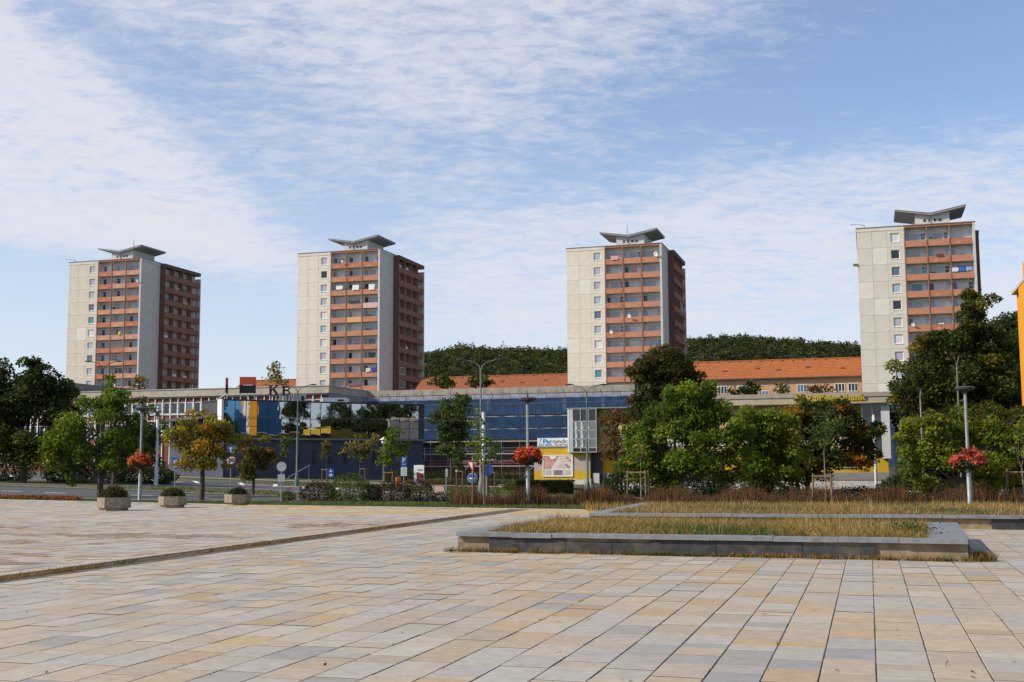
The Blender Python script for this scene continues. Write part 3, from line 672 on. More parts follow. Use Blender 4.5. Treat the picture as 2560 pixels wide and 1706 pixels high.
laundry('white sheet on the middle third-row balcony of the second tower', 1, 2, 12.7, 1.5, 1.1, (.72, .74, .72))
laundry('white towel on the right third-row balcony of the second tower', 1, 2, 16.4, 1.3, 1.2, (.72, .74, .73))
laundry('dark trousers drying on the fourth-row middle balcony of the second tower', 1, 3, 12.0, 2.4, .5, (.03, .05, .06), 1.5)
laundry('deep blue cloth on a low right balcony of the second tower', 1, 8, 17.1, 1.1, .9, (.06, .05, .35), 1.8)
laundry('pale cloth beside the blue one on the second tower', 1, 8, 15.9, 1.0, .8, (.62, .60, .55), 1.7)
laundry('mixed coloured clothes on the lowest middle balcony of the second tower', 1, 9, 11.9, 2.6, .6, (.22, .10, .12), 1.5)
laundry('pink striped washing on the top left balcony of the third tower', 2, 0, 8.9, 1.5, .8, (.60, .34, .34), 1.5)
laundry('white towel on the third-row right balcony of the rightmost tower', 3, 2, 15.0, 1.0, .7, (.66, .64, .68), 1.7)
laundry('bright blue towel on the third-row right balcony of the rightmost tower', 3, 2, 16.1, .95, .65, (.03, .14, .52), 1.7)
laundry('pale blue patterned towel on the third-row balcony of the rightmost tower', 3, 2, 17.15, 1.0, .6, (.32, .38, .58), 1.7)
laundry('red and dark clothes on the second-row balcony of the rightmost tower', 3, 1, 12.6, 1.2, .4, (.25, .03, .03), 1.3)
laundry('yellow shirt on the leftmost tower sixth-row balcony', 0, 5, 13.4, .6, .8, (.60, .62, .05), 1.6)
laundry('green and yellow flag sticking out from the side of the rightmost tower', 3, 2, -.75, .8, .5, (.12, .16, .02), 3.2)

# ------------------------------------------------------------------ hill
def hill_h(x):
    pts = [(-1500, 0), (-420, 22), (-250, 40), (-150, 66), (-100, 84), (-40, 97), (60, 92), (120, 97), (178, 100), (270, 96), (420, 92), (700, 88), (1400, 60), (2500, 0)]
    for (a, b), (c_, d) in zip(pts, pts[1:]):
        if x <= c_: return b+(d-b)*max(0, (x-a)/(c_-a))
    return 0
hb = B(); hx = [-1500+i*50 for i in range(81)]; hy = [560+i*34 for i in range(22)]
def hz(x, y):
    t = min(max((y-560)/340, 0), 1); t = t*t*(3-2*t); f = 1 if y < 900 else max(0, 1-(y-900)/900)
    return (hill_h(x)-6)*t*f+2.5*math.sin(x*.021+y*.013)*t-3
for y in hy:
    for x in hx: hb.v.append((x, y, hz(x, y)))
for j in range(len(hy)-1):
    for i in range(len(hx)-1): hb.f.append((j*81+i, j*81+i+1, j*81+82+i, j*81+81+i))
tag(hb.ob('hill', mat('hill_soil', (.04, .05, .02), .95, .3, .05), smooth=True), kind='structure')
cen = []; siz = []; col = []
for k in range(7500):
    x = rnd.uniform(-200, 400); y = 610+rnd.random()**.8*320
    if abs(x) > y*.46+20 and x < 0: continue
    z = hz(x, y); r = rnd.uniform(2.2, 4.2); h = r*rnd.uniform(1.1, 1.6); con = rnd.random() < .08
    if y > 840 and rnd.random() < .25: h *= 1.25
    base = np.array((.052, .064, .024))*rnd.uniform(.65, 1.3)
    if rnd.random() < .26: base = np.array((.10, .10, .034))*rnd.uniform(.7, 1.2)
    if con: base = np.array((.018, .030, .016)); r *= .6; h *= 1.25
    n = 42
    u = nr.normal(size=(n, 3)); u /= np.linalg.norm(u, axis=1)[:, None]; rr = nr.uniform(.62, 1.06, (n, 1))
    u[:, 2] = np.abs(u[:, 2])*1.0-.15
    p = u*rr*np.array((r, r, h))
    if con: p[:, :2] *= np.clip(1.15-p[:, 2:]/h, .05, 1)
    cen.append(p+np.array((x, y, z+h*.35))); siz.append(np.full(n, r*.42)); col.append(base[None]*nr.uniform(.7, 1.3, (n, 1)))
tag(put('forest', leaves('forest', np.concatenate(cen), np.concatenate(siz), np.concatenate(col), up=.7)), 'dark mixed forest covering the hill behind the towers', 'forest', None, 'stuff')

# ------------------------------------------------------------------ low commercial buildings
FASC = mat('fascia_concrete', (.40, .35, .28), .9, .12, .6, streak=.3, stain=(.28, .24, .19), stain_amt=.4)
REDBR = mat('red_cladding', (.16, .055, .042), .85, .15, .8)
GREYC = mat('grey_side', (.25, .24, .235), .9, .1, .8)
WINDK = pane('office_glass', (.025, .025, .03), .05, .7)
# office building on the left
t = thing('office_building', 'long office building with beige fascia and white window strips behind the left trees', 'building', (-28.97, 185, -.5), -TH)
Ht = 14.76
B().box(-75, -.3, .5, 24, 0, Ht-.3).ob('wall', REDBR, t)
B().box(-75, 0, 0, 24, Ht-1.25, Ht-.10).ob('fascia', FASC, t)
B().box(-75.1, .12, -.12, 24.1, Ht-.10, Ht).ob('roof_edge', mat('light_edge', (.5, .48, .45), .8), t)
B().box(-75, -.2, .2, .5, Ht-1.5, Ht-1.25).ob('soffit_strip', GREYC, t)
B().box(-.3, -.02, .5, 24, 0, Ht-1.3).ob('side_wall', GREYC, t)
for k in range(50):
    xx = -72+k*1.44
    B().box(-.06, .06, .30, .5, 2.2, Ht-1.5).ob('mullion', FRAME, t, (xx, 0, 0))
    if k < 49:
        for zz_ in (Ht-4.05, Ht-7.55):
            wf = put('window', cached('owf', lambda: win_frame(1.10, 1.85, .08, .07).mesh('window', FRAME)), t, (xx+.17, .40, zz_))
            put('pane', with_mat(cached('owp', lambda: B().box(.07, 1.03, .03, .05, .07, 1.78).mesh('pane', WINDK)), rnd.choice((WINDK, WINDK, WINDK, PANES[5], PANES[3]))), wf)
            if k > 36 and zz_ < Ht-5: break
for zz_ in (Ht-4.2, Ht-5.2, Ht-7.7): B().box(-72, -.3, .34, .5, zz_-.05, zz_+.08).ob('sill_band', FRAME, t)
# taller wing behind it
t = thing('rear_wing', 'plain grey roof wing in shade rising behind the office building at the left', 'building', (-78.13, 205, -.5), -TH)
B().box(-40, 0, 0, 42, 0, 15.6).ob('wall', GREYC, t); B().box(-40.2, .2, -.2, 42.2, 15.6, 16.85).ob('fascia', mat('dark_fascia', (.16, .155, .155), .9, .1), t)  # fascia colour darkened to carry the shade of its receding side
t = thing('rear_wing', 'dark low roof wing receding behind the office building right end', 'building', (-27.5, 209.5, -.5), -TH)
B().box(-4, 0, -1, 26, 0, 13.6).ob('wall', GREYC, t); B().box(-4, .15, -1, 26, 13.6, 14.7).ob('fascia', MATS['dark_fascia'], t)

# building under scaffolding
BX = 0; BY = 192
t = thing('shop_building', 'long concrete shop building being renovated behind blue netting', 'building', (0, 192, -.9), -TH)
HB = 15.08
RAW = mat('raw_concrete', (.33, .29, .24), .95, .15, .7, stain=(.2, .17, .14), stain_amt=.6, stain_scale=.8)
B().box(-33.5, 24, .6, 30, 0, HB-.4).ob('wall', mat('dark_plaster', (.10, .085, .08), .9, .2, .5), t)
B().box(-33.5, 24, 0, 30, HB-1.0, HB-.0).ob('parapet', RAW, t)
B().box(-33.5, 24, .1, 1, HB-1.75, HB-1.0).ob('fascia', mat('beige_render', (.46, .40, .32), .9, .12, .6), t)
B().box(-33.5, 24, -.3, 1, 6.2, 6.9).ob('canopy_slab', RAW, t)
for k in range(9): B().box(-.3, .3, .3, .62, 0, HB-1.75).ob('column', RAW, t, (-30+k*6.45, 0, 0))
B().box(-33.5, 24, .45, .6, 7.2, 8.3).ob('spandrel', REDBR, t); B().box(-33.5, 24, .45, .6, 0, 3.2).ob('spandrel', REDBR, t)
for k in range(18):
    xx = -30+k*3.1
    for zz_, hh in ((8.6, 2.0), (10.9, 1.7)):
        wf = put('window', cached(('bwf', hh), lambda hh=hh: win_frame(2.2, hh, .08, .08, (1.1,)).mesh('window', GREYC)), t, (xx+.45, .42, zz_))
        put('pane', cached(('bwp', hh), lambda hh=hh: B().box(.08, 2.12, .03, .05, .08, hh-.08).mesh('pane', WINDK)), wf)
    if k % 2 == 0:
        wf = put('window', cached('bwg', lambda: win_frame(1.4, 2.0, .08, .1).mesh('window', FRAME)), t, (xx+.8, .38, 3.3)); put('pane', cached('bwgp', lambda: B().box(.1, 1.3, .03, .05, .1, 1.9).mesh('pane', WINDK)), wf)
# scaffolding with its own boards and nets
t = thing('scaffolding', 'steel scaffolding with pale boards along the shop building front', 'scaffolding', (0, 192, -.9), -TH)
SC = mat('scaffold_tube', (.20, .21, .24), .5, .2, 4, metal=.3)
BOARD = mat('scaffold_board', (.36, .32, .29), .85, .2, 3)
for k in range(19):
    xx = -32+k*3.06
    for yy in (-1.6, -.5):
        B().cyl((0, 0, 0), (0, 0, HB-.2+(.3 if k % 2 else 0)), .05, n=5).ob('upright', SC, t, (xx, yy, 0))
    for q in range(7): B().cyl((0, -1.6, 0), (0, -.5, 0), .035, n=5).ob('transom', SC, t, (xx, 0, 2.2+q*2.0))
for q in range(6):
    zz_ = 2.2+q*2.0
    for kk in range(6): B().box(0, 9.1, -1.55, -.55, -.05, 0).ob('deck_board', BOARD, t, (-32+kk*9.18, 0, zz_))
    B().cyl((-32, -1.62, zz_+1.0), (23, -1.62, zz_+1.0), .035, n=5).ob('guard_rail', SC, t); B().cyl((-32, -1.62, zz_+.5), (23, -1.62, zz_+.5), .03, n=5).ob('guard_rail', SC, t)
    B().box(-32, 23, -1.66, -1.62, zz_, zz_+.16).ob('toe_board', BOARD, t)
for k in range(5): B().cyl((-31+k*11, -1.65, .2), (-27+k*11, -1.65, 4.2), .035, n=5).ob('brace', SC, t)
def net_mat(name, col, op):
    m = bpy.data.materials.new(name); m.use_nodes = True; t_ = NT(m.node_tree); p = t_.nodes['Principled BSDF']
    co = t_.n('ShaderNodeTexCoord').outputs['Object']
    p.inputs['Base Color'].default_value = (*col, 1); p.inputs['Roughness'].default_value = .7
    t_.links.new(t_.mix(t_.ss(t_.noise(co, .9, 4), .3, .7), tuple(v*.7 for v in col)+(1,), tuple(v*1.25 for v in col)+(1,)), p.inputs['Base Color'])
    tr = t_.n('ShaderNodeBsdfTransparent'); tr.inputs[0].default_value = (.75, .8, .95, 1)
    mxs = t_.n('ShaderNodeMixShader'); t_.links.new(t_.math('ADD', op, t_.math('MULTIPLY', t_.math('SUBTRACT', t_.noise(co, .5, 3), .5), .5)), mxs.inputs[0])
    t_.links.new(tr.outputs[0], mxs.inputs[1]); t_.links.new(p.outputs[0], mxs.inputs[2]); t_.links.new(mxs.outputs[0], t_.nodes['Material Output'].inputs[0]); return m
NETB = net_mat('blue_net', (.002, .045, .135), .66); NETL = net_mat('lilac_net', (.24, .26, .42), .45)
def net(label, x0, x1, z0, z1, m, seed):
    r_ = random.Random(seed); b = B(); nxs = int((x1-x0)/.5); nz = 5
    for i in range(nxs+1):
        xx = x0+(x1-x0)*i/nxs; sag = .18*abs(math.sin((xx+32)/3.06*math.pi))*(1 if z1 > 8 else .4)
        for j in range(nz+1):
            f = j/nz; b.v.append((xx, -1.74+.07*math.sin(xx*2.1+j)+r_.uniform(-.03, .03), z0+(z1-z0)*f-(sag*f)+r_.uniform(-.03, .03)*(j == nz)))
    for i in range(nxs):
        for j in range(nz): a = i*(nz+1)+j; b.f.append((a, a+nz+1, a+nz+2, a+1))
    o = b.ob('scaffold_net', m, None, (0, 192, -.9), -TH, True); tag(o, label, 'netting', 'nets on the scaffolding')
net('deep blue net on the upper lift of the scaffolding', -32, 23, 10.5, 13.2, NETB, 1)
net('deep blue net on the middle lift of the scaffolding', -32, 23, 8.45, 10.4, NETB, 2)
net('deep blue net on the lower lift of the scaffolding', -32, 23, 6.7, 8.4, NETB, 3)
net('pale lilac net strip along the top of the scaffolding', -32, 23, 13.1, 13.95, NETL, 4)

# bank building with mirror glass
GLA = bpy.data.materials.new('mirror_glass'); GLA.use_nodes = True
t_ = NT(GLA.node_tree); p = t_.nodes['Principled BSDF']; p.inputs['Base Color'].default_value = (.40, .43, .46, 1); p.inputs['Metallic'].default_value = 1; p.inputs['Roughness'].default_value = .015
b_ = t_.n('ShaderNodeBump'); b_.inputs['Strength'].default_value = .05; b_.inputs['Distance'].default_value = .05; t_.links.new(t_.noise(t_.n('ShaderNodeTexCoord').outputs['Object'], .9, 1), b_.inputs['Height']); t_.links.new(b_.outputs[0], p.inputs['Normal'])
BLUEW = mat('slate_blue_wall', (.052, .056, .088), .7, .1, .6, stain=(.042, .046, .07))
rzC = R(34)
t = thing('bank_building', 'bank building with mirror glass upper floor over a slate blue base', 'building', (-36.88, 150, -.3), rzC)
z0, z1 = 5.55, 10.35; LC = 29.5
B().box(.2, LC, .45, 22, 0, z0-.25).ob('base_wall', BLUEW, t)
for k in range(5):
    B().box(.2, LC, .43, .46, .85+k*.85, .89+k*.85).ob('cladding_joint', mat('joint_dark', (.05, .055, .09), .8), t)
for k in range(11): B().box(0, .42, .38, .5, 0, 1.9).ob('slit_window', mat('slit_dark', (.02, .02, .025), .5), t, (3.6+k*2.25, 0, 2.1))
B().box(0, LC, .12, 7.5, z0, z1-.05).ob('floor_core', mat('core_dark', (.05, .05, .055), .8), t)
B().box(-.30, -.02, -.05, 1.5, z0-.2, z1+.1).ob('end_wall', mat('white_panel', (.62, .62, .62), .7, .05, 1), t)
B().box(-.1, LC, -.08, 7.6, z1-.05, z1+.12).ob('roof_edge', DARK, t)
for k in range(6): B().box(-.12, -.02, 0, 2.9, z0+.1, z1-2.3).ob('end_glazing', WINDK, t, (0, 1.9+k*3.2, 0)); B().box(-.9, 0, 1.6+k*3.2, 1.75+k*3.2, z0, z1-1.7).ob('end_post', mat('dark_grey_steel', (.07, .07, .075), .6), t)
B().box(0, 12, 7.6, 21, z0-.2, z1-2.0).ob('rear_core', MATS['core_dark'], t); B().box(-1.0, 0, 1.55, 21, z1-2.2, z1-1.8).ob('end_beam', MATS['dark_grey_steel'], t)
B().box(-.05, LC, -.10, .5, z0-.25, z0).ob('lower_rail', mat('grey_rail', (.16, .165, .18), .6), t)
hs = [z0, z0+.30*(z1-z0), z0+.52*(z1-z0), z1-.05]
for k in range(19):
    xx = k*1.5
    for j in range(3):
        put('glass_pane', cached(('gp', j), lambda j=j: B().box(.03, 1.47, 0, .05, .03, hs[j+1]-hs[j]-.03).mesh('glass_pane', GLA)), t, (xx, rnd.uniform(-.004, .004), hs[j])).rotation_euler = (rnd.uniform(-.003, .003), 0, rnd.uniform(-.005, .005))
    B().box(-.03, .03, -.04, .1, z0, z1-.05).ob('mullion', DARK, t, (xx, 0, 0))
for h in hs[1:3]: B().box(0, 28.5, -.03, .1, h-.025, h+.025).ob('transom', DARK, t)
# rooftop signs of the bank
def on_bank(lx, ly, z): c, s = math.cos(rzC), math.sin(rzC); return (-36.88+lx*c-ly*s, 150+lx*s+ly*c, z-.3)
def struts(t, x0, x1, n, h, back=1.3):
    for k in range(n):
        xx = x0+(x1-x0)*k/max(1, n-1); B().cyl((xx, .1, -h), (xx, .1, .1), .05, n=5).ob('post', FRAME, t); B().cyl((xx, .1, 0), (xx-.1, back, -h), .04, n=5).ob('strut', FRAME, t)
t = thing('bank_sign', 'square red and black bank sign on the roof of the mirror glass building', 'sign', on_bank(2.2, .4, z1+.95), R(8))
B().box(0, 2.05, 0, .35, 1.05, 2.1).ob('red_half', mat('sign_red', (.55, .085, .035), .6, .05), t); B().box(0, 2.05, 0, .35, 0, 1.045).ob('black_half', mat('sign_black', (.012, .012, .014), .5, .05), t)
B().box(.45, 1.65, -.03, .0, .99, 1.08).ob('white_bar', FRAME, t); struts(t, .15, 1.9, 3, .85)
t = thing('bank_sign', 'narrow dark sign seen edge on beside the red and black sign', 'sign', on_bank(.7, .6, z1+.95), R(102))
B().box(0, 1.9, 0, .3, 1.0, 1.95).ob('red_half', MATS['sign_red'], t); B().box(0, 1.9, 0, .3, 0, .995).ob('black_half', MATS['sign_black'], t); struts(t, .2, 1.7, 2, .85)
LETP = mat('letter_plum', (.045, .03, .045), .6, .05)
def letter(ch):
    b = B(); th = .22
    if ch == 'K':
        b.box(.14, .42, 0, th, .0, 1.15).box(0, .56, .01, th-.01, 0, .1).box(0, .56, .01, th-.01, 1.05, 1.15)
        b.prism_y([(.42, .48), (.42, .68), (.88, 1.1), (1.12, 1.1)], .005, th-.005); b.prism_y([(.5, .66), (.72, .80), (1.22, .06), (.88, .06)], .008, th-.008)
        b.box(.78, 1.3, .01, th-.01, 0, .1).box(.78, 1.22, .01, th-.01, 1.05, 1.15)
    else:
        b.box(.14, .42, 0, th, 0, 1.15).box(0, .5, .01, th-.01, 0, .1).box(0, .5, .01, th-.01, 1.05, 1.15)
        for zc, r in ((.86, .29), (.31, .31)):
            n = 9; po = []; pi = []
            for q in range(n+1):
                a = -math.pi/2+math.pi*q/n; po.append((.62+r*1.35*math.cos(a), zc+r*math.sin(a))); pi.append((.62+r*.72*math.cos(a), zc+r*.62*math.sin(a)))
            for q in range(n):
                b.prism_y([po[q], po[q+1], pi[q+1], pi[q]], .004, th-.004)
            b.box(.42, .62, .005, th-.005, zc+r*.62, zc+r).box(.42, .62, .005, th-.005, zc-r, zc-r*.62)
    return b
for ch, lx, lab in (('K', 6.15, 'dark plum letter K on struts on the bank roof'), ('B', 8.0, 'dark plum letter B on struts on the bank roof')):
    t = thing('roof_letter', lab, 'letter', on_bank(lx, .5, z1+.80), R(12), 'letters on the bank roof')
    letter(ch).ob('letter_face', LETP, t).scale = (1.14, 1.3, 1.14); struts(t, .25, 1.05, 2, .85)
for k, (lx, w_, h, lab) in enumerate(((8.9, 1.7, 1.2, 'beige ventilation box on the bank roof next to the letters'), (10.9, 1.7, 1.25, 'second beige ventilation box further along the bank roof'), (15.2, 3.4, .75, 'long white roof unit near the middle of the bank roof'))):
    t = thing('ventilation_unit', lab, 'roof unit', on_bank(lx, 3.2, z1+.1), R(12)); m = mat('unit_beige', (.50, .47, .42), .7) if k < 2 else mat('unit_white', (.68, .68, .67), .6)
    B().box(0, w_, 0, 1.3, .1, h).ob('casing', m, t); B().box(w_*.6, w_*.85, -.02, .02, .25, h*.7).ob('grille', DARK, t); B().box(.1, w_-.1, .1, 1.2, 0, .1).ob('frame', DARK, t)
    if k == 2: B().box(w_, w_+.25, .1, 1.2, .2, h-.15).ob('hood', m, t)

# ------------------------------------------------------------------ lettering
def text_mesh(txt, size, m, ext=.01, shear=0, offset=0):
    cu = bpy.data.curves.new('lettering', 'FONT'); cu.body = txt; cu.size = size; cu.extrude = ext; cu.shear = shear; cu.offset = offset; cu.resolution_u = 3
    o = bpy.data.objects.new('lettering', cu); C.objects.link(o); bpy.context.view_layer.update()
    me = bpy.data.meshes.new_from_object(o.evaluated_get(bpy.context.evaluated_depsgraph_get())); bpy.data.objects.remove(o); bpy.data.curves.remove(cu)
    me.materials.clear(); me.materials.append(m); me.transform(Matrix.Rotation(R(90), 4, 'X')); return me
def text(txt, size, m, parent, loc, name='lettering', width=None, **k):
    me = text_mesh(txt, size, m, **k)
    if width:
        xsz = [v.co.x for v in me.vertices]; me.transform(Matrix.Scale(width/(max(xsz)-min(xsz)), 4, (1, 0, 0)))
    return put(name, me, parent, loc)

# ------------------------------------------------------------------ yellow clinic building
YEL = mat('yellow_render', (.55, .34, .022), .85, .06, .8, streak=.1); PYEL = mat('pale_yellow', (.52, .41, .17), .85, .06, .8, streak=.12)
GRB = mat('greige_render', (.40, .345, .30), .85, .06, 1); PLW = mat('plinth_white', (.50, .485, .47), .85, .08, 1); PLG = mat('plinth_grey', (.25, .245, .24), .85, .1, 1)
t = thing('clinic_building', 'yellow and beige clinic building with glazed corner bay', 'building', (2.12, 117, -1.4), -TH)
zg = 1.4
B().box(0, 5.7, 0, 9, zg-.35, zg+.12).ob('plinth', PLW, t)
B().box(0, 5.7, .02, 9, zg+.12-.3+.0, zg+1.0).ob('yellow_band', YEL, t)
B().box(0, 5.7, .02, 9, zg+1.0, zg+2.33).ob('beige_band', GRB, t)
B().box(0, 5.7, .02, 9, zg+2.33, zg+3.28).ob('yellow_band', YEL, t)
B().box(-.05, 3.6, -.05, 9.05, zg+3.28, zg+3.36).ob('roof_edge', STEEL, t)
# window with the printed film
wf = win_frame(3.05, 2.12, .1, .07).ob('display_window', FRAME, t, (.92, -.06, zg+.42))
B().box(.07, 2.98, .04, .06, .07, 2.05).ob('pane', mat('film_cream', (.64, .59, .55), .35, .04, 1), wf)
LIP = mat('print_lip', (.50, .17, .17), .4, .08, 3); SKIN = mat('print_skin', (.52, .30, .25), .4, .15, 2); TOOTH = mat('print_tooth', (.75, .74, .70), .4, .03); PRG = mat('print_grey', (.36, .30, .30), .5)
B().prism_y([(.09, 1.0), (.09, 2.04), (1.62, 2.04), (1.35, 1.55), (1.0, 1.12), (.75, .75), (.09, .62)], .030, .040).ob('printed_face', SKIN, wf)
B().prism_y([(.48, 2.02), (.62, 1.72), (.9, 1.52), (1.2, 1.60), (1.45, 2.02), (1.3, 1.85), (1.02, 1.68), (.8, 1.74), (.62, 2.02)], .022, .030).ob('printed_lip', LIP, wf)
B().prism_y([(.62, 2.02), (.8, 1.74), (1.02, 1.68), (1.3, 1.85), (1.42, 2.02)], .024, .031).ob('printed_teeth', TOOTH, wf)
for q, (a, c_, zz_) in enumerate(((1.7, 2.6, 1.76), (1.9, 2.5, 1.52), (1.7, 2.55, 1.22), (1.6, 2.7, 1.05), (1.5, 2.6, .9))): B().box(a, c_, .026, .032, zz_, zz_+.035).ob('printed_line', PRG, wf)
for q, (a, zz_) in enumerate(((2.5, 1.82), (2.72, 1.6), (2.4, 1.1), (2.6, .95))): B().lathe([(0, -.006), (.11, -.006), (.11, .006), (0, .006)], 10).ob('printed_flower', LIP, wf, (a, .02, zz_)).rotation_euler = (R(90), 0, 0)
B().box(.07, 2.98, .02, .035, .68, .73).ob('glazing_bar', FRAME, wf)
for a in (1.02, 2.02): B().box(a, a+.05, .018, .034, .07, .68).ob('glazing_bar', FRAME, wf)
B().box(1.12, 1.98, .024, .034, .15, .62).ob('printed_photo', mat('print_photo', (.22, .18, .19), .4, .5, 6), wf)
for q in range(4):
    for a in (.3, 2.25): B().box(a, a+.55, .026, .032, .2+q*.11, .23+q*.11).ob('printed_line', PRG, wf)
# banner on the low roof
bn = thing('roof_banner', 'white clinic banner with blue and grey lettering on the low yellow roof', 'banner', (*[a+b for a, b in zip((2.12, 117), rotg(.36, -.02))], zg-1.4+3.40), -TH)
B().box(0, 3.5, 0, .04, 0, .82).ob('sheet', mat('banner_white', (.70, .71, .72), .6, .03), bn)
for a in (.1, 1.75, 3.4): B().box(a-.03, a+.03, .04, .09, -.1, .8).ob('post', STEEL, bn)
BLU = mat('print_blue', (.02, .28, .50), .5); GRY = mat('print_darkgrey', (.16, .17, .18), .5)
text('Par', .62, BLU, bn, (.55, -.012, .30), width=.98, offset=.016); text('ondo', .62, GRY, bn, (1.58, -.012, .30), width=1.62, offset=.008)
text('Zubní', .2, GRY, bn, (.14, -.012, .09), width=.52); text('klinika', .2, BLU, bn, (.78, -.012, .09), width=.75, offset=.006); text('Dentální', .2, GRY, bn, (1.78, -.012, .09), width=.9); text('hygiena', .2, BLU, bn, (2.74, -.012, .09), width=.7, offset=.006)
B().prism_y([(.1, .7), (.42, .76), (.26, .5), (.16, .2), (.2, .2), (.34, .56), (.46, .68), (.44, .8)], -.012, 0).ob('tooth_logo', GRY, bn)
# glazed bay and main block
zt = zg+7.13
B().box(5.75, 33.5, .9, 10, zg-.8, zg+.05).ob('plinth', PLW, t); B().box(5.75, 33.5, .85, 10, zg+.05, zg+.75).ob('plinth', PLG, t)
B().box(5.72, 6.7, .55, 3, zg-.2, zg+2.8).ob('entrance_recess', DARK, t); B().box(5.9, 6.55, .2, .6, zg-.9, zg+.75).ob('wall_stub', PLW, t)  # recess is a solid block; its dark colour stands for the shade
B().box(6.7, 33.5, .9, 21, zg+.75, zg+2.8).ob('yellow_wall', YEL, t)
B().box(6.5, 33.5, .5, 21, zg+2.8, zt-1.35).ob('upper_wall', PYEL, t); B().box(6.5, 33.6, 16, 21.2, zg-.5, zt+.9).ob('rear_block', YEL, t)
B().box(6.5, 33.5, .47, 10, zt-1.35, zt-.95).ob('yellow_strip', YEL, t)
B().box(6.5, 33.5, .5, 21, zt-.95, zt-.1).ob('upper_wall', PYEL, t)
B().box(3.5, 33.7, -.62, 21.3, zt-.1, zt).ob('roof_edge', STEEL, t)
for k in range(6):
    wf = win_frame(2.6, 1.25, .1, .08, (1.3,)).ob('window', FRAME, t, (8.4+k*4.1, .42, zg+3.3)); B().box(.08, 2.52, .04, .06, .08, 1.17).ob('pane', PANES[1 if k % 2 else 0], wf)
    wf = win_frame(2.3, 1.55, .1, .1).ob('window', GRB, t, (8.0+k*4.1, .80, zg+1.15)); B().box(.1, 2.2, .04, .06, .1, 1.45).ob('pane', WINDK, wf)
B().box(3.62, 3.75, -.60, 2, zg+2.78, zt-.1).ob('bay_side', FRAME, t); B().box(3.75, 4.13, -.58, -.50, zg+2.78, zt-.1).ob('bay_panel', mat('alu_panel', (.48, .49, .51), .5, .05, 1, metal=.2), t)
B().box(3.75, 6.5, -.48, 2, zg+2.78, zt-.1).ob('bay_core', mat('bay_interior', (.16, .18, .19), .8, .3, 2), t)
zr = [zg+2.8, zg+3.22, zg+4.07, zg+4.92, zg+5.80, zt-.12]
for i in range(3):
    for j in range(5):
        m = PANES[3] if j in (0, 4) else pane('bay_glass', (.13, .16, .17), .05, .7)
        B().box(0, .74, 0, .04, .03, zr[j+1]-zr[j]-.03).ob('glass_pane', m, t, (4.16+i*.785, -.56, zr[j]))
for i in range(4): B().box(4.13+i*.785-.03, 4.13+i*.785+.03, -.60, -.5, zg+2.78, zt-.1).ob('mullion', mat('grey_frame', (.42, .43, .44), .5), t)
for j in range(6): B().box(4.13, 6.5, -.595, -.505, zr[j]-.035, zr[j]+.035).ob('transom', MATS['grey_frame'], t)
for j, xx in enumerate((4.4, 5.0, 5.6)):
    for q in range(3): B().lathe([(.16, 0), (.13, .35), (.17, .7)], 8).ob('curtain', PANES[1], t, (xx+.1, -.47, zr[1+q]+.08))
# right end pillar bay
B().box(31.3, 33.3, .3, .46, zg+2.8, zt-.1).ob('end_glazing', WINDK, t); B().box(33.0, 33.75, -.1, 1.2, zg+2.0, zt-.1).ob('end_pillar', mat('pillar_white', (.55, .56, .58), .7, .05), t)
for a in (31.3, 32.2): B().box(a, a+.08, .24, .3, zg+2.8, zt-.1).ob('mullion', FRAME, t)
# meter box, bin by the entrance
tag(B().box(0, .7, 0, .4, 0, 1.1).box(.05, .65, -.02, 0, .1, 1.0).ob('meter_cabinet', mat('cabinet', (.45, .42, .39), .7), None, (*[a+b for a, b in zip((2.12, 117), rotg(5.2, -.5))], -.9), -TH), 'grey meter cabinet in front of the yellow clinic wall', 'cabinet')

# ------------------------------------------------------------------ bank branch behind, with rooftop lettering
t = thing('shop_building', 'low beige building with yellow bank lettering along its fascia', 'building', (30.53, 140, -2), -TH)
He = 11.82
B().box(-12, 30, .5, 22, 0, He-.6).ob('wall', mat('dark_plaster2', (.13, .12, .13), .9, .2), t); B().box(-12, 30, 0, 22, He-.5, He).ob('parapet', RAW, t); B().box(-12, 30, .1, 1, He-1.5, He-.5).ob('fascia', FASC, t)
B().box(-12, 30, -.05, .5, He-2.0, He-1.5).ob('blue_band', mat('blue_band', (.05, .08, .25), .7, .1), t)
for k in range(8):
    wf = win_frame(2.6, 1.0, .1, .08).ob('window', FRAME, t, (13+k*2.1*1.0, .36, He-4.2-(k % 3)*1.0)); B().box(.08, 2.52, .04, .06, .08, .92).ob('pane', PANES[1], wf)
    if k > 5: break
sg = thing('bank_lettering', 'yellow bank name with black cross logo on the beige fascia', 'sign', (*[a+b for a, b in zip((30.53, 140), rotg(3.25, -.12))], He-2-.98), -TH)
LY = mat('letter_yellow', (.46, .36, .0), .6, .05)
B().box(0, .92, 0, .1, 0, .92).ob('logo_plate', LY, sg)
for s_ in (1, -1):
    o = B().box(-.42, .42, -.02, 0, -.09, .09).ob('logo_cross', DARK, sg, (.46, -.002*s_-.003, .46)); o.rotation_euler = (0, R(45*s_), 0)
for s_ in (-1, 1):
    for e_ in (-1, 1): B().box(-.12, .12, -.02, 0, -.07, .07).ob('logo_cross', DARK, sg, (.46+s_*.27, -.012, .46+e_*.33))
text('Raiffeisenbank', 1.05, LY, sg, (1.15, .02, .06), width=6.7, offset=.02, ext=.04)
net_o = B()
for i in range(21):
    for j in range(4): net_o.v.append((12.5+i*.75, -.5+.1*math.sin(i*1.3+j), 3+j*2.35+.15*math.sin(i*.9)))
for i in range(20):
    for j in range(3): a = i*4+j; net_o.f.append((a, a+4, a+5, a+1))
o = net_o.ob('scaffold_net', NETB, None, (30.53, 140, -2), -TH, True); tag(o, 'blue net hung on the right part of the lettered building', 'netting', 'nets on the scaffolding')

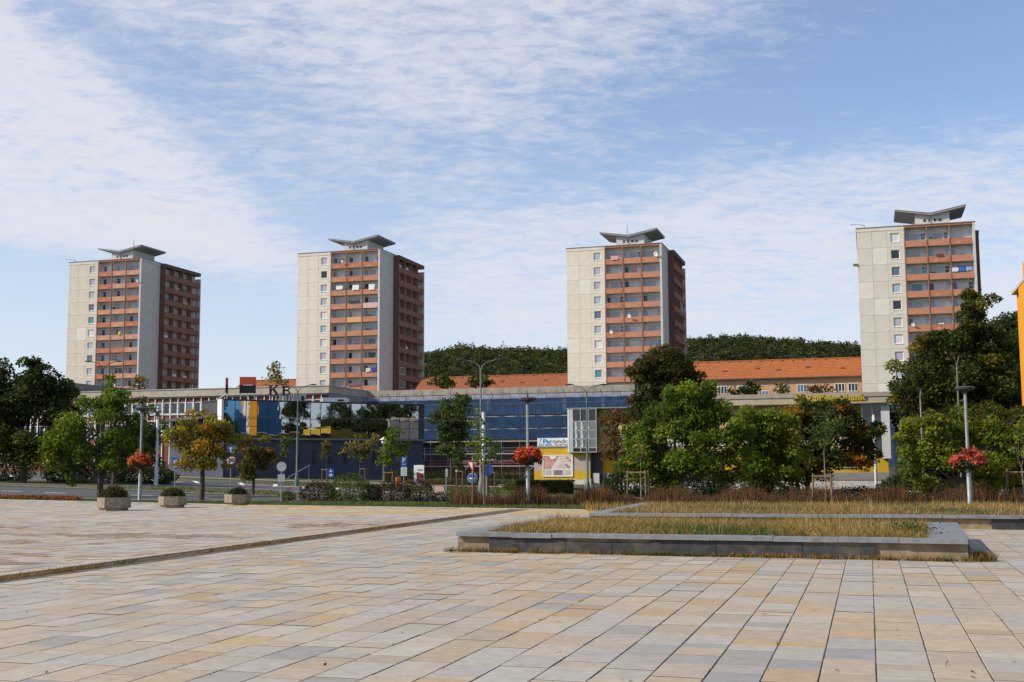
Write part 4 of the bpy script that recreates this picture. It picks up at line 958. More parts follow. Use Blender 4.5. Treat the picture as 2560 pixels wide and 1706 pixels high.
# ------------------------------------------------------------------ orange building at the right edge
ORA = mat('orange_render', (.62, .27, .010), .85, .05, .7, streak=.1)
t = thing('apartment_building', 'bright orange apartment block at the right edge behind the tall tree', 'building', (39.1, 90, -2.8), -TH)
Ho = 17.3
B().box(0, 16, -24, 0, 0, Ho).ob('wall', ORA, t); B().box(-.35, .02, -24, -4.2, 0, Ho-.05).ob('bay_wall', ORA, t)
B().box(-.38, 16.2, -24.2, .08, Ho, Ho+.22).ob('roof_edge', mat('roof_pale', (.45, .38, .33), .8), t)
B().box(2, 16, .3, 11.2, 0, Ho+4.2).ob('rear_wing_wall', mat('light_blue_render', (.10, .30, .55), .85, .05), t)
B().box(1.9, 2, 7.6, 11.3, 0, Ho+4.2).ob('orange_panel', ORA, t); B().box(1.86, 1.9, 7.9, 9.0, 2, Ho+3).ob('white_panel', FRAME, t)
t = thing('antenna_mast', 'thin antenna on the orange apartment block roof', 'antenna', (38.75, 87.0, Ho-2.8+.2), 0); B().cyl((0, 0, 0), (0, 0, 2.5), .05, .03, 6).ob('pole', DARK, t); B().box(-.08, .08, -.08, .08, .0, .12).ob('foot', DARK, t)

# ------------------------------------------------------------------ houses with tiled roofs
def roof_mat(name, col):
    m = bpy.data.materials.new(name); m.use_nodes = True; t_ = NT(m.node_tree); p = t_.nodes['Principled BSDF']
    co = t_.n('ShaderNodeTexCoord').outputs['Object']; br = t_.n('ShaderNodeTexBrick'); t_.links.new(t_.mapping(co, (1, 1, 1.3)), br.inputs['Vector'])
    sp = t_.n('ShaderNodeSeparateXYZ'); t_.links.new(co, sp.inputs[0]); cc = t_.n('ShaderNodeCombineXYZ'); t_.put(cc.inputs[0], sp.outputs[0]); t_.put(cc.inputs[1], sp.outputs[2]); t_.links.new(cc.outputs[0], br.inputs['Vector'])
    br.inputs['Color1'].default_value = tuple(v*.85 for v in col)+(1,); br.inputs['Color2'].default_value = tuple(v*1.15 for v in col)+(1,); br.inputs['Mortar'].default_value = tuple(v*.45 for v in col)+(1,)
    br.inputs['Scale'].default_value = 1; br.inputs['Mortar Size'].default_value = .045; br.inputs['Brick Width'].default_value = .42; br.inputs['Row Height'].default_value = .30; br.inputs['Bias'].default_value = 0
    out = t_.mix(t_.math('MULTIPLY', t_.ss(t_.noise(co, .35, 5), .45, .75), .35), br.outputs[0], tuple(v*.6 for v in col)+(1,)); t_.links.new(out, p.inputs['Base Color']); p.inputs['Roughness'].default_value = .85
    bm = t_.n('ShaderNodeBump'); bm.inputs['Strength'].default_value = .5; bm.inputs['Distance'].default_value = .05; t_.links.new(br.outputs[1], bm.inputs['Height']); bm.invert = True; t_.links.new(bm.outputs[0], p.inputs['Normal']); return m
RT = roof_mat('orange_tiles', (.42, .125, .031)); RT2 = roof_mat('red_tiles', (.33, .10, .034)); PEACH = mat('peach_render', (.50, .30, .17), .9, .08, .6, streak=.15)
def house(label, x, y, zr_, ze, L, D, tiles, wallm, wins, chim=(), x0=0):
    t = thing('tiled_house', label, 'house', (x, y, -3), -TH, 'houses with tiled roofs')
    zr_ += 3; ze += 3
    B().box(0, L, .6, D-.6, 0, ze-.05).ob('wall', wallm, t)
    b = B(); b.quad((0, 0, ze), (L, 0, ze), (L, D/2, zr_), (0, D/2, zr_)); b.quad((L, D, ze), (0, D, ze), (0, D/2, zr_), (L, D/2, zr_)); b.poly([(0, 0, ze), (0, D/2, zr_), (0, D, ze)]); b.poly([(L, 0, ze), (L, D, ze), (L, D/2, zr_)])
    rf = b.ob('roof', tiles, t); B().cyl((0, D/2, zr_), (L, D/2, zr_), .16, n=6).ob('ridge', tiles, rf); B().box(0, L, -.15, .05, ze-.2, ze-.03).ob('gutter', mat('gutter_brown', (.10, .06, .05), .7), rf)
    sl = (zr_-ze)/(D/2)
    for k in range(int(L/1.9)): B().box(-.14, .14, -.1, .12, 0, .14).ob('vent_tile', tiles, rf, (1+k*1.9, D/2*.94, ze+sl*D/2*.94+.05))
    for k in range(int(L/5)): B().box(-.35, .35, -.1, .15, 0, .22).ob('snow_guard', mat('dark_tile', (.2, .06, .03), .8), rf, (2+k*5+rnd.uniform(-1, 1), D/2*(.4+.12*(k % 2)), ze+sl*D/2*(.4+.12*(k % 2))+.02))
    for c_ in chim: B().box(c_, c_+1.0, D/2-.5, D/2+.6, zr_-.8, zr_+1.3).ob('chimney', mat('chimney_brick', (.38, .14, .07), .9), rf)
    for wx, wz, ww, wh in wins:
        wf = win_frame(ww, wh, .12, .09, (ww/3, 2*ww/3)).ob('window', FRAME, t, (wx, .52, wz+3)); B().box(.09, ww-.09, .05, .07, .09, wh-.09).ob('pane', rnd.choice((PANES[5], PANES[2], PANES[3])), wf)
    for k in range(int(L/9)): B().cyl((0, .5, 0), (0, .5, ze-.1), .06, n=5).ob('downpipe', STEEL, t, (4.5+k*9.2, 0, 0))
    return t
wz = 16.0
house('long peach house with bright orange tiled roof left of the rightmost tower', 26.2, 212, 20.1, 16.6, 35.5, 10.5, RT, PEACH, [(a, 13.9 if i % 3 else 12.9, 1.7, 1.45) for i, a in enumerate((7.5, 10.8, 14.4, 18, 21.4, 24.6, 28, 31, 33.2))])
house('red tiled house roof between the second and third tower', -19.9, 238, 19.55, 16.65, 31.9, 10, RT2, mat('ochre_render', (.55, .36, .12), .9, .08), [(3+k*4, 14.4, 1.5, 1.4) for k in range(7)])
house('red tiled house roof behind the left bank signs', -60.5, 252.6, 20.2, 17.6, 14.5, 10, RT2, PEACH, [(3+k*4, 14.6, 1.5, 1.4) for k in range(3)])

# ------------------------------------------------------------------ trees
BARK = mat('bark', (.065, .05, .038), .95, .3, 6, streak=.3); BARKL = mat('bark_light', (.20, .17, .13), .9, .3, 5)
P_DARK = [(.022, .036, .012, 4), (.035, .05, .016, 2), (.06, .065, .02, 1)]
P_DKLEFT = [(.020, .032, .012, 5), (.035, .048, .016, 2), (.13, .12, .018, .7)]
P_GREEN = [(.065, .105, .014, 4), (.095, .13, .018, 3), (.032, .055, .010, 3), (.16, .14, .02, .4)]
P_LIME = [(.085, .115, .014, 4), (.115, .135, .018, 2.4), (.04, .062, .012, 3.6), (.16, .13, .03, .3)]
P_AUT = [(.20, .145, .016, 4), (.13, .125, .016, 5), (.085, .10, .018, 4.4), (.22, .10, .015, .7), (.08, .05, .02, 1)]
P_AUTB = [(.075, .055, .02, 4), (.05, .055, .018, 4), (.13, .06, .02, .8), (.08, .085, .02, 2)]
P_BROWN = [(.075, .045, .022, 4), (.05, .035, .02, 3), (.12, .06, .03, 1)]
P_MAPLE = [(.026, .036, .014, 5), (.055, .042, .018, 2.5), (.09, .06, .02, 1), (.04, .05, .018, 2)]
P_YELL = [(.030, .045, .016, 5), (.05, .065, .018, 3), (.22, .14, .015, .8), (.26, .11, .015, .4)]
P_OLIVE = [(.09, .09, .03, 3), (.12, .09, .035, 2)]
P_MID = [(.035, .055, .022, 4), (.055, .075, .028, 2)]
def tree(label, x, y, z, blobs, pal, dens=1.0, leaf=None, sigma=.2, trunk_r=None, name='broadleaf_tree', group='trees around the square', bark=BARK, crown0=None, kids=None, trunks=1, depth=.85):
    t = thing(name, label, 'tree', (x, y, z), 0, group)
    pxm = 2933/y*.4; ls = leaf or max(.10, 2.9/pxm); cs = []; cc = []
    for (bx, bz, rx, rz_) in blobs:
        area = math.pi*rx*rz_*pxm*pxm; n = int(area*1.15*dens); ry = (rx*.6+rz_*.4)*depth
        ns = int(9+6*min(2, (rx+rz_)/3)); u = nr.normal(size=(ns, 3)); u /= np.linalg.norm(u, axis=1)[:, None]
        sc_ = u*nr.uniform(.35, 1.04, (ns, 1))*np.array((rx, ry, rz_)); sr = nr.uniform(.22, .46, ns)*(rx+rz_)/2+.8/pxm
        wgt = sr**2; sub = nr.choice(ns, n, p=wgt/wgt.sum())
        v = nr.normal(size=(n, 3)); v /= np.linalg.norm(v, axis=1)[:, None]; v[:, 2] = np.where(nr.random(n) < .6, np.abs(v[:, 2]), v[:, 2])
        p = sc_[sub]+v*(sr[sub]*nr.uniform(.25, 1.12, n)**.55)[:, None]*np.array((1.05, 1.05, .72))+nr.normal(size=(n, 3))*.7/pxm
        p[:, 2] -= .18*sr[sub]*np.hypot(v[:, 0], v[:, 1])**2
        p += np.array((bx, nr.uniform(-.3, .3)*rx*.4, bz)); cl_col = palette(pal, ns, .3); own = palette(pal, n, .3); mixw = nr.uniform(.4, .85, (n, 1))
        cs.append(p); cc.append(cl_col[sub]*mixw+own*(1-mixw))
    cs = np.concatenate(cs); cs[:, 2] = np.maximum(cs[:, 2], .12)
    put('crown', leaves('crown', cs, np.full(len(cs), ls), np.concatenate(cc)*np.array((1.8, 1.7, 1.45))), t)
    top = max(b[1] for b in blobs); low = min(b[1]-b[3]*.6 for b in blobs); tr = trunk_r or .035*top**.9+.02
    b = B(); low = max(.5, min(low, top*.5) if crown0 is None else crown0)
    for q in range(trunks):
        ox = (q-(trunks-1)/2)*tr*3.2; tops = (ox*1.6, 0, low+.1)
        b.path([(ox*.6, 0, -.35), (ox*.8, 0, .15), (ox*1.2+.02, .0, low*.6), tops], [tr*1.35, tr*1.05, tr*.95, tr*.85], 8)
        for i, (bx, bz, rx, rz_) in enumerate(blobs):
            if trunks > 1 and i % trunks != q: continue
            if bz < low: continue
            mid = (tops[0]*.5+bx*.45+rnd.uniform(-.1, .1)*rx, rnd.uniform(-.2, .2)*rx, low+(bz-low)*.5); r0 = tr*.62
            b.path([tops, mid, (bx, rnd.uniform(-.2, .2)*rx, bz+rz_*.2)], [r0, r0*.6, r0*.25], 6)
            for w_ in range(4):
                e = (bx+rnd.uniform(-.85, .85)*rx, rnd.uniform(-.6, .6)*rx, bz+rnd.uniform(-.2, .9)*rz_); b.path([mid, e], [r0*.35, r0*.08], 5)
    b.ob('trunk', bark, t)
    return t
tree('large dark tree at the left edge behind the road', -41.43, 100.0, 0.32, [(-0.57, 7.36, 2.56, 3.07), (1.79, 8.37, 2.05, 2.05), (-1.11, 3.96, 2.39, 2.73), (2.92, 5.29, 1.88, 2.39), (0.71, 9.75, 1.36, 1.02), (1.64, 2.93, 2.73, 2.05), (-3.2, 8.0, 2.4, 2.6), (-4, 4.5, 2.6, 3)], P_DKLEFT, 1.5, trunk_r=.3)
tree('dark tree beside the large one at the left edge', -40.64, 108.0, 0.32, [(-0.45, 7.09, 1.47, 2.21), (-0.15, 3.78, 1.84, 2.21), (.8, 2.5, 1.8, 1.8)], P_DARK, 1.5, trunk_r=.2)
tree('bright green maple behind the leftmost stone tub', -23.22, 66.5, -0.05, [(-0.13, 4.44, 2.38, 1.36), (-1.89, 2.98, 1.59, 1.36), (1.71, 3.64, 1.47, 1.47), (-0.51, 5.5, 1.09, 0.65), (0.98, 5.18, 1.25, 0.79), (-2.77, 2.31, 0.73, 1.02), (-0.06, 2.5, 1.93, 0.9), (0.74, 5.79, 0.63, 0.36), (-1.64, 1.1, 0.36, 0.59), (0.22, 6.15, 0.32, 0.42)], P_GREEN, .8, trunk_r=.19, sigma=.2)
tree('dark green tree behind the bright maple beyond the road', -33.43, 99.0, 0.13, [(1.45, 2.94, 2.36, 1.9), (2.75, 4.07, 1.52, 2.36), (2.16, 1.8, 2.03, 1.0)], P_MID, 1.2, trunk_r=.22)
tree('small yellow autumn tree in front of the mirror glass bank', -15.83, 60.2, -0.08, [(-0.17, 3.83, 1.19, 0.66), (-1.18, 3.27, 0.78, 0.68), (1.07, 3.46, 0.92, 0.86), (-0.04, 2.65, 1.4, 0.78), (-0.53, 1.73, 0.92, 0.40), (0.59, 2.03, 0.99, 0.62)], P_AUT, .95, trunk_r=.13, sigma=.24)
tree('small rust-brown tree right of the yellow autumn tree', -15.81, 72.0, -0.14, [(0.01, 2.83, 1.18, 0.81), (0.27, 1.91, 1.03, 0.81), (-0.53, 1.4, 0.69, 0.44)], P_AUTB, 1.1, trunk_r=.09)
tree('dark upright tree in front of the blue scaffolding nets', -6.67, 128.0, -0.55, [(-0.0, 8.89, 2.09, 1.75), (-0.0, 6.62, 2.18, 2.27), (-0.13, 4.65, 1.83, 1.5)], P_MID, 1.5, trunk_r=.14)
tree('light green staked tree near the parking sign', -8.52, 83.0, -0.33, [(0.02, 4.16, 0.62, 0.62), (0.16, 3.18, 1.13, 0.93), (-0.11, 2.32, 0.85, 0.6)], P_GREEN, .7, trunk_r=.05)
tree('thin olive tree in front of the blue bank base', -15.66, 121.0, -0.32, [(-0.63, 3.82, 1.36, 1.24), (1.01, 4.35, 0.99, 1.24)], P_OLIVE, .4, trunk_r=.06)
G6 = 'slim young street trees'
tree('slim dark green young tree left of the tall green lamp post', -23.18, 120.0, -0.13, [(-0.03, 3.57, 0.49, 1.47)], P_MID, .9, trunk_r=.04, group=G6)
tree('slim brownish young tree right of the tall green lamp post', -14.68, 93.0, -0.29, [(-0.01, 3.0, 0.35, 1.08)], P_AUTB, .9, trunk_r=.035, group=G6)
tree('slim orange-brown young tree in front of the olive tree', -15.17, 120.7, -0.33, [(-0.05, 3.34, 0.41, 1.48)], P_AUTB, .9, trunk_r=.04, group=G6)
tree('slim dark young tree beside the walking person', -4.85, 112.0, -0.6, [(-0.11, 3.27, 0.5, 1.53)], P_DARK, .9, trunk_r=.04, group=G6)
tree('slim green young tree behind the round blue sign', -1.68, 104.0, -0.68, [(0.07, 3.43, 0.43, 1.49)], P_MID, .6, trunk_r=.04, group=G6)
tree('sparse young tree held by stakes next to the give way sign', -1.26, 47.8, -0.01, [(-0.17, 3.47, 0.23, 0.81), (0.13, 2.41, 0.36, 0.81), (-0.26, 2.25, 0.33, 0.65)], P_GREEN, .28, trunk_r=.03)
tree('sparse brown double-stemmed tree in front of the yellow clinic', 10.06, 111.8, -1.08, [(-0.59, 6.51, 1.45, 1.26), (-0.05, 4.61, 1.6, 1.72), (1.02, 7.07, 0.84, 1.07)], P_BROWN, .6, trunk_r=.13, trunks=2)
tree('tall dark maple top rising behind the bright green trees', 12.83, 100.0, -1.24, [(0.33, 11.37, 2.45, 1.43), (-0.55, 9.83, 2.25, 1.64), (1.67, 9.99, 1.88, 1.64), (-1.94, 8.3, 1.09, 1.23), (.2, 7.5, 2.4, 2.2), (2.6, 8.6, 1.6, 1.6), (-.2, 10.8, 1.8, 1.6)], P_MAPLE, 2.0, trunk_r=.3)
tree('large leafy green tree right of the yellow clinic', 10.38, 75.0, -0.56, [(-0.71, 4.73, 2.05, 1.79), (1.36, 6.0, 1.48, 1.48), (-1.75, 3.72, 1.41, 1.41), (1.56, 3.7, 2.17, 1.92), (0.25, 1.94, 2.94, 1.41), (3.48, 4.2, 1.41, 1.41), (-1.28, 1.44, 1.66, 0.97), (3.69, 2.17, 1.41, 1.41), (2.15, 7.3, 0.7, 0.7), (2.6, 5.2, 1.6, 1.5), (-2.2, 2.4, 1.5, 1.4), (0, 6.0, 1.2, 1.1)], P_GREEN, 1.2, trunk_r=.2, sigma=.23)
tree('green tree between the large leafy tree and the yellowing one', 17.82, 85.0, -1.15, [(0.04, 4.18, 1.3, 2.03), (-0.3, 2.17, 1.59, 1.1), (1.2, 2.6, 1.5, 1.6), (1.0, 5.2, 1.5, 1.7), (-1.2, 5.2, 1.4, 1.6), (2.4, 4.0, 1.4, 1.8)], P_GREEN, 1.4, trunk_r=.14)
tree('dark tree with yellow autumn tips under the bank lettering', 24.52, 100.0, -2.09, [(0.26, 6.36, 2.56, 2.22), (2.61, 5.67, 2.56, 2.56), (-1.29, 5.69, 1.53, 2.22), (4.01, 6.85, 1.53, 1.64), (0.84, 3.32, 3.58, 1.64), (-2.9, 4.6, 1.8, 2.2), (4.9, 4.4, 1.7, 2.2), (1.2, 7.8, 1.9, 1.4), (3.0, 8.2, 1.5, 1.1), (5.6, 6.4, 1.2, 1.6)], P_YELL, 1.4, trunk_r=.2, trunks=2)
tree('tall dark tree in front of the rightmost tower', 36.02, 95.0, -2.65, [(1.89, 17.08, 1.36, 1.68), (0.48, 14.68, 2.59, 1.55), (-1.52, 13.55, 2.27, 1.36), (2.73, 14.02, 1.88, 1.88), (-3.25, 11.28, 1.94, 1.81), (0.31, 10.93, 4.05, 2.43), (2.89, 10.59, 2.2, 2.92), (-4.23, 9.33, 1.23, 1.49), (.5, 8, 4.0, 2.2), (2.5, 6, 3.4, 2.2), (-2.5, 6.5, 2.5, 2)], P_DARK+[(.11, .10, .02, 1.2)], 2.0, trunk_r=.28)
tree('spreading light green tree at the right in front of the tall dark one', 26.3, 70.0, -0.96, [(-1.34, 4.41, 1.58, 1.34), (0.81, 4.59, 2.03, 1.34), (2.68, 3.91, 1.58, 1.58), (-2.58, 3.23, 1.1, 1.15), (0.24, 2.51, 2.74, 1.31), (-2.39, 1.93, 1.1, 0.91), (1.87, 1.79, 1.34, 0.86), (3.66, 4.38, 0.95, 1.34)], P_LIME, 1.1, trunk_r=.18, sigma=.23)
tree('thin young staked tree at the right edge of the view', 18.55, 43.0, 0, [(-0.39, 2.23, 0.53, 0.81), (0.29, 2.59, 0.59, 0.88)], P_GREEN, .12, trunk_r=.03, bark=BARKL)
tree('thin young dark-leaved staked tree right of centre', 11.63, 44.0, 0, [(0.03, 2.87, 0.54, 0.99)], P_MID, .35, trunk_r=.03, bark=BARKL)
tree('thin young staked tree in front of the large leafy tree', 5.66, 52.3, -0.08, [(-0.01, 2.34, 0.36, 1.03)], P_GREEN, .3, trunk_r=.03, bark=BARKL)
G7 = 'trees beyond the low roofs'
tree('bare-looking birch top left of the second tower', -42.99, 215.0, 0.38, [(-0.27, 19.0, 1.47, 1.6), (-0.39, 17.08, 2.4, 1.3)], P_OLIVE, .5, trunk_r=.15, group=G7)
tree('dark round tree top left of the red roof gap', -12.57, 216.0, -0.4, [(-0.38, 17.2, 2.5, 1.33)], P_DARK, 1.5, trunk_r=.2, group=G7)
tree('dark round tree top right of the red roof gap', -5.92, 214.0, -0.57, [(0.4, 17.2, 2.63, 1.31)], P_DARK, 1.5, trunk_r=.2, group=G7)
tree('dark fir-like tree in front of the peach house', 38.41, 190.0, -3.22, [(0.32, 16.68, 1.81, 1.43), (-2.2, 16, 1.2, 1)], P_DARK, 1.3, trunk_r=.2, group=G7)
tree('brown leafless-looking shrub in front of the peach house right end', 48.82, 185.0, -3.72, [(-0.24, 16.81, 2.52, 1.01)], P_BROWN, .7, trunk_r=.15, group=G7)
tree('small green tree at the foot of the leftmost tower', -80.56, 236.0, 0.81, [(-0.55, 19.01, 1.13, 1.45)], P_GREEN, 1, trunk_r=.15, group=G7)
tree('small pale birch at the foot of the leftmost tower', -73.29, 232.0, 0.81, [(-0.46, 17.48, 1.58, 1.74)], P_OLIVE, .8, trunk_r=.15, group=G7)
tree('low olive shrub in front of the peach house middle', 43.5, 188.0, -3.72, [(-0.27, 17.02, 1.28, 0.9)], P_OLIVE, .9, trunk_r=.12, group=G7)

# stakes around the young trees
def stakes(label, x, y, h, sp, n=3, lean=0):
    z = gz(x, y)-.05; t = thing('tree_stakes', label, 'tree stakes', (x, y, z), .3, 'wooden stakes around young trees')
    pts = [(sp*math.cos(a), sp*math.sin(a)) for a in [2*math.pi*k/n+.5 for k in range(n)]]
    for k, (a, b_) in enumerate(pts): B().cyl((a*1.15, b_*1.15, -.2), (a, b_, h), .045, .04, 7).ob('stake', WOOD, t)
    for k in range(n):
        a, b_ = pts[k], pts[(k+1) % n]; B().cyl((a[0]*1.1, a[1]*1.1, h-.1), (b_[0]*1.1, b_[1]*1.1, h-.1), .035, n=6).ob('rail', WOOD, t)
stakes('wooden stakes and rail next to the give way sign', -1.26, 47.8, 1.85, .34)
stakes('wooden stakes in front of the large leafy tree', 5.66, 52.3, 1.5, .55)
stakes('wooden stakes around the young dark-leaved tree right of centre', 11.63, 44.0, 1.3, .42)
stakes('wooden stakes at the right edge of the view', 18.55, 43.0, 1.42, .5)
stakes('dark wooden stakes around the light green tree near the parking sign', -8.52, 83.0, 1.6, .5)
stakes('thin stakes under the slim brownish tree', -14.68, 93.0, 1.75, .35)
stakes('thin stakes under the slim orange-brown tree', -15.17, 120.7, 1.75, .45)
stakes('thin stakes beside the walking person', -4.85, 112.0, 1.75, .45)
stakes('thin stakes behind the round blue sign', -1.68, 104.0, 1.75, .45)

# ------------------------------------------------------------------ shrubs, hedge, stems, flowers
def shrub(label, x, y, rx, h, pal, n=2600, ls=.07, grp='low shrubs along the verge', z=None):
    z = gz(x, y)-.05 if z is None else z
    u = nr.normal(size=(n, 3)); u /= np.linalg.norm(u, axis=1)[:, None]; p = u*nr.uniform(.5, 1, (n, 1))**.5*np.array((rx, rx*.9, h*.62)); p += nr.normal(0, .06, (n, 3)); p[:, 2] = np.abs(p[:, 2]+h*.42)
    t = thing('shrub', label, 'shrub', (x, y, z), 0, grp); put('foliage', leaves('foliage', p, np.full(n, ls), palette(pal, n, .3)), t)
    b = B()
    for k in range(5): b.cyl((0, 0, -.1), (rnd.uniform(-.5, .5)*rx, rnd.uniform(-.5, .5)*rx, h*.7), .025, .01, 5)
    b.ob('stems', BARK, t)
P_PURP = [(.045, .018, .02, 4), (.06, .028, .022, 2), (.03, .03, .015, 1)]
shrub('dark purple rounded shrub at the left of the verge row', -9.5, 57.8, .95, 1.0, P_PURP)
shrub('bright green bushy shrub in the verge row', -8.0, 57.8, 1.15, 1.35, P_GREEN, 3600)
shrub('small dark green shrub right of the bright green one', -6.9, 57.8, .55, .85, P_MID, 1500)
shrub('wide dark purple shrub in the middle of the verge row', -5.9, 57.8, 1.0, 1.0, P_PURP)
shrub('dark shrub with twiggy top at the right of the verge row', -4.6, 58.5, .75, 1.05, P_PURP[:1]+P_MID, 2000)
shrub('small low green shrub at the right end of the verge row', -3.4, 58.6, .7, .5, P_MID, 1000)
shrub('tiny reddish shrub at the left end of the verge row', -11.0, 58.0, .35, .6, P_AUTB, 600)
for k, (x, y, rx, h, lab) in enumerate(((-12.5, 141, 3.4, 1.5, 'dark clipped shrub mass in front of the blue bank base'), (-7.2, 143, 4.6, 1.6, 'long dark shrub mass behind the tall sign panel'), (.3, 147, 4, 1.8, 'dark shrub mass in front of the brick shop front'), (1.5, 125, 1.6, 1.0, 'round dark shrub left of the clipped hedge'), (-9.5, 129, 2.6, .6, 'low yellowish shrub bed beside the pavement'), (-4.5, 129, 3.2, .6, 'low grey-green shrub bed beside the pavement'), (1.0, 110, 2.0, .9, 'leafy shrub with orange flowers left of the clinic'))):
    shrub(lab, x, y, rx, h, P_OLIVE if k == 4 else (P_MID if k in (5, 3) else (P_GREEN+[(.4, .12, .02, 1)] if k == 6 else P_DARK)), 4200, .13, 'shrub beds by the pavement')
# clipped hedge
t = thing('hedge', 'dark clipped hedge in front of the yellow clinic', 'hedge', (2.6, 90, gz(2.6, 90)-.05), -TH)
n = 16000; p = np.stack([nr.uniform(-2.3, 2.05, n), nr.uniform(-.6, .6, n), nr.uniform(0, 1.05, n)], 1); f_ = nr.random(n)
p[f_ < .35, 1] = -.6+nr.normal(0, .03, (f_ < .35).sum()); p[(f_ > .35) & (f_ < .7), 2] = 1.05+nr.normal(0, .03, ((f_ > .35) & (f_ < .7)).sum())
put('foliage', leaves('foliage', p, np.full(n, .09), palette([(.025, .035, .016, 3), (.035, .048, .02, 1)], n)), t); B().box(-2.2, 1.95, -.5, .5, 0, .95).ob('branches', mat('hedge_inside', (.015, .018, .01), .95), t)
# tall dried stems of the flower strip
sp_ = []; sh = []
for k in range(15000):
    x = rnd.uniform(-2.6, 23)
    if x < 5: y = 47.6+rnd.random()*3.0-.15*x*.5
    else: y = 44.6-(x-5)*.16+rnd.random()*3.2
    if x < 1.0 and rnd.random() > .35+.25*(x+2.6): continue
    sp_.append((x, y, gz(x, y)-.05)); sh.append(rnd.uniform(.45, 1.0)*(.75+.25*math.sin(x*2.3)+.12*math.sin(x*7)))
STEM = [(.10, .04, .02, 4), (.17, .075, .03, 3), (.24, .11, .04, 1.5), (.055, .035, .02, 3), (.09, .085, .025, 1.5)]
sh = np.array(sh); tag(put('dried_stems', blades('dried_stems', sp_, sh, palette(STEM, len(sp_)), nr.uniform(.010, .022, len(sp_)), .30)), 'tall brown dried flower stems along the back of the plaza', 'dried plants', None, 'stuff')
lf = []
for (x, y, z), h in zip(sp_, sh):
    for q in range(3): lf.append((x+rnd.gauss(0, .04), y+rnd.gauss(0, .04), z+h*rnd.uniform(.15, .95)))
lf = np.array(lf); tag(put('dried_leaves', leaves('dried_leaves', lf, np.full(len(lf), .05), palette(STEM+[(.05, .07, .02, 2)], len(lf)))), 'small brown leaves on the dried flower stems', 'dried plants', None, 'stuff')
fg = []
for k in range(9000):
    x = rnd.uniform(2.6, 23); y = 41.0-(x-5)*.2+rnd.random()*4; fg.append((x, y, .0))
fgh = nr.uniform(.1, .35, len(fg)); tag(put('straw_grass', blades('straw_grass', fg, fgh, patchy(fg, DRY, GRN, .8, 9), np.full(len(fg), .014), .6)), 'straw coloured grass in front of the dried stems', 'grass', None, 'stuff')
# flower bed at the left
fb = []
for k in range(4200): x = -33+11.5*rnd.random()**1.3; y = edge(x)+1.0+rnd.random()*1.4; fb.append((x, y, rnd.uniform(-.02, .20)))
fb = np.array(fb); cfb = palette([(.42, .055, .015, 2.4), (.5, .16, .02, 1.4), (.04, .07, .02, 5), (.35, .02, .02, 1)], len(fb)); tag(put('flower_bed', leaves('flower_bed', fb, np.full(len(fb), .09), cfb)), 'strip of orange and red bedding flowers at the left edge', 'flower bed', None, 'stuff')

# ------------------------------------------------------------------ stone tubs with shrubs
TUB = mat('exposed_aggregate', (.27, .225, .165), .95, .25, 9, streak=.6, stain=(.14, .11, .08), stain_amt=.6, stain_scale=2.5, bump=.8)
def tub(label, x, y, w_, h, rz, pal, sh_h, sh_r):
    t = thing('stone_tub', label, 'planter', (x, y, 0), rz, 'hexagonal stone tubs')
    hexa = lambda r: [(r*math.cos(R(60*k)), r*math.sin(R(60*k))*.82) for k in range(6)]
    r = w_/2
    B().prism(hexa(r*.84), 0, .11).ob('foot', TUB, t); b = B(); o_, i_ = hexa(r), hexa(r*.86)
    b.prism(hexa(r), .11, h-.005)
    for k in range(6):
        n2 = (k+1) % 6; q = len(b.v); b.v += [(*o_[k], h), (*o_[n2], h), (*i_[n2], h), (*i_[k], h)]; b.f.append((q, q+1, q+2, q+3))
    b.ob('basin', TUB, t); B().prism(hexa(r*.83), h-.004, h+.01).ob('soil', SOIL, t)
    n = 2600; u = nr.normal(size=(n, 3)); u /= np.linalg.norm(u, axis=1)[:, None]; p = u*nr.uniform(.3, 1, (n, 1))**.5*np.array((sh_r, sh_r*.8, sh_h)); p[:, 2] = np.abs(p[:, 2])*.95+h; p += nr.normal(0, .03, (n, 3))
    s_ = thing('shrub', label.replace('stone tub', 'low shrub growing in the stone tub'), 'shrub', (x, y, 0), 0, 'shrubs in the stone tubs'); put('foliage', leaves('foliage', p, np.full(n, .055), palette(pal, n, .3)), s_)
    b = B()
    for k in range(6): b.cyl((0, 0, h), (rnd.uniform(-.7, .7)*sh_r, rnd.uniform(-.5, .5)*sh_r, h+sh_h*.8), .012, .005, 5)
    b.ob('stems', BARK, s_)
tub('nearest and leftmost hexagonal stone tub at the plaza edge', -14.96, 44.4, 1.22, .5, .25, [(.07, .065, .03, 3), (.10, .07, .03, 2), (.045, .05, .02, 2)], .48, .5)
tub('middle hexagonal stone tub at the plaza edge', -13.57, 47.2, 1.12, .46, .1, [(.05, .06, .022, 3), (.08, .075, .03, 2)], .34, .48)
tub('farthest and rightmost hexagonal stone tub of the three', -11.62, 50.0, 1.12, .46, .3, [(.035, .045, .02, 3), (.06, .06, .025, 1)], .28, .38)

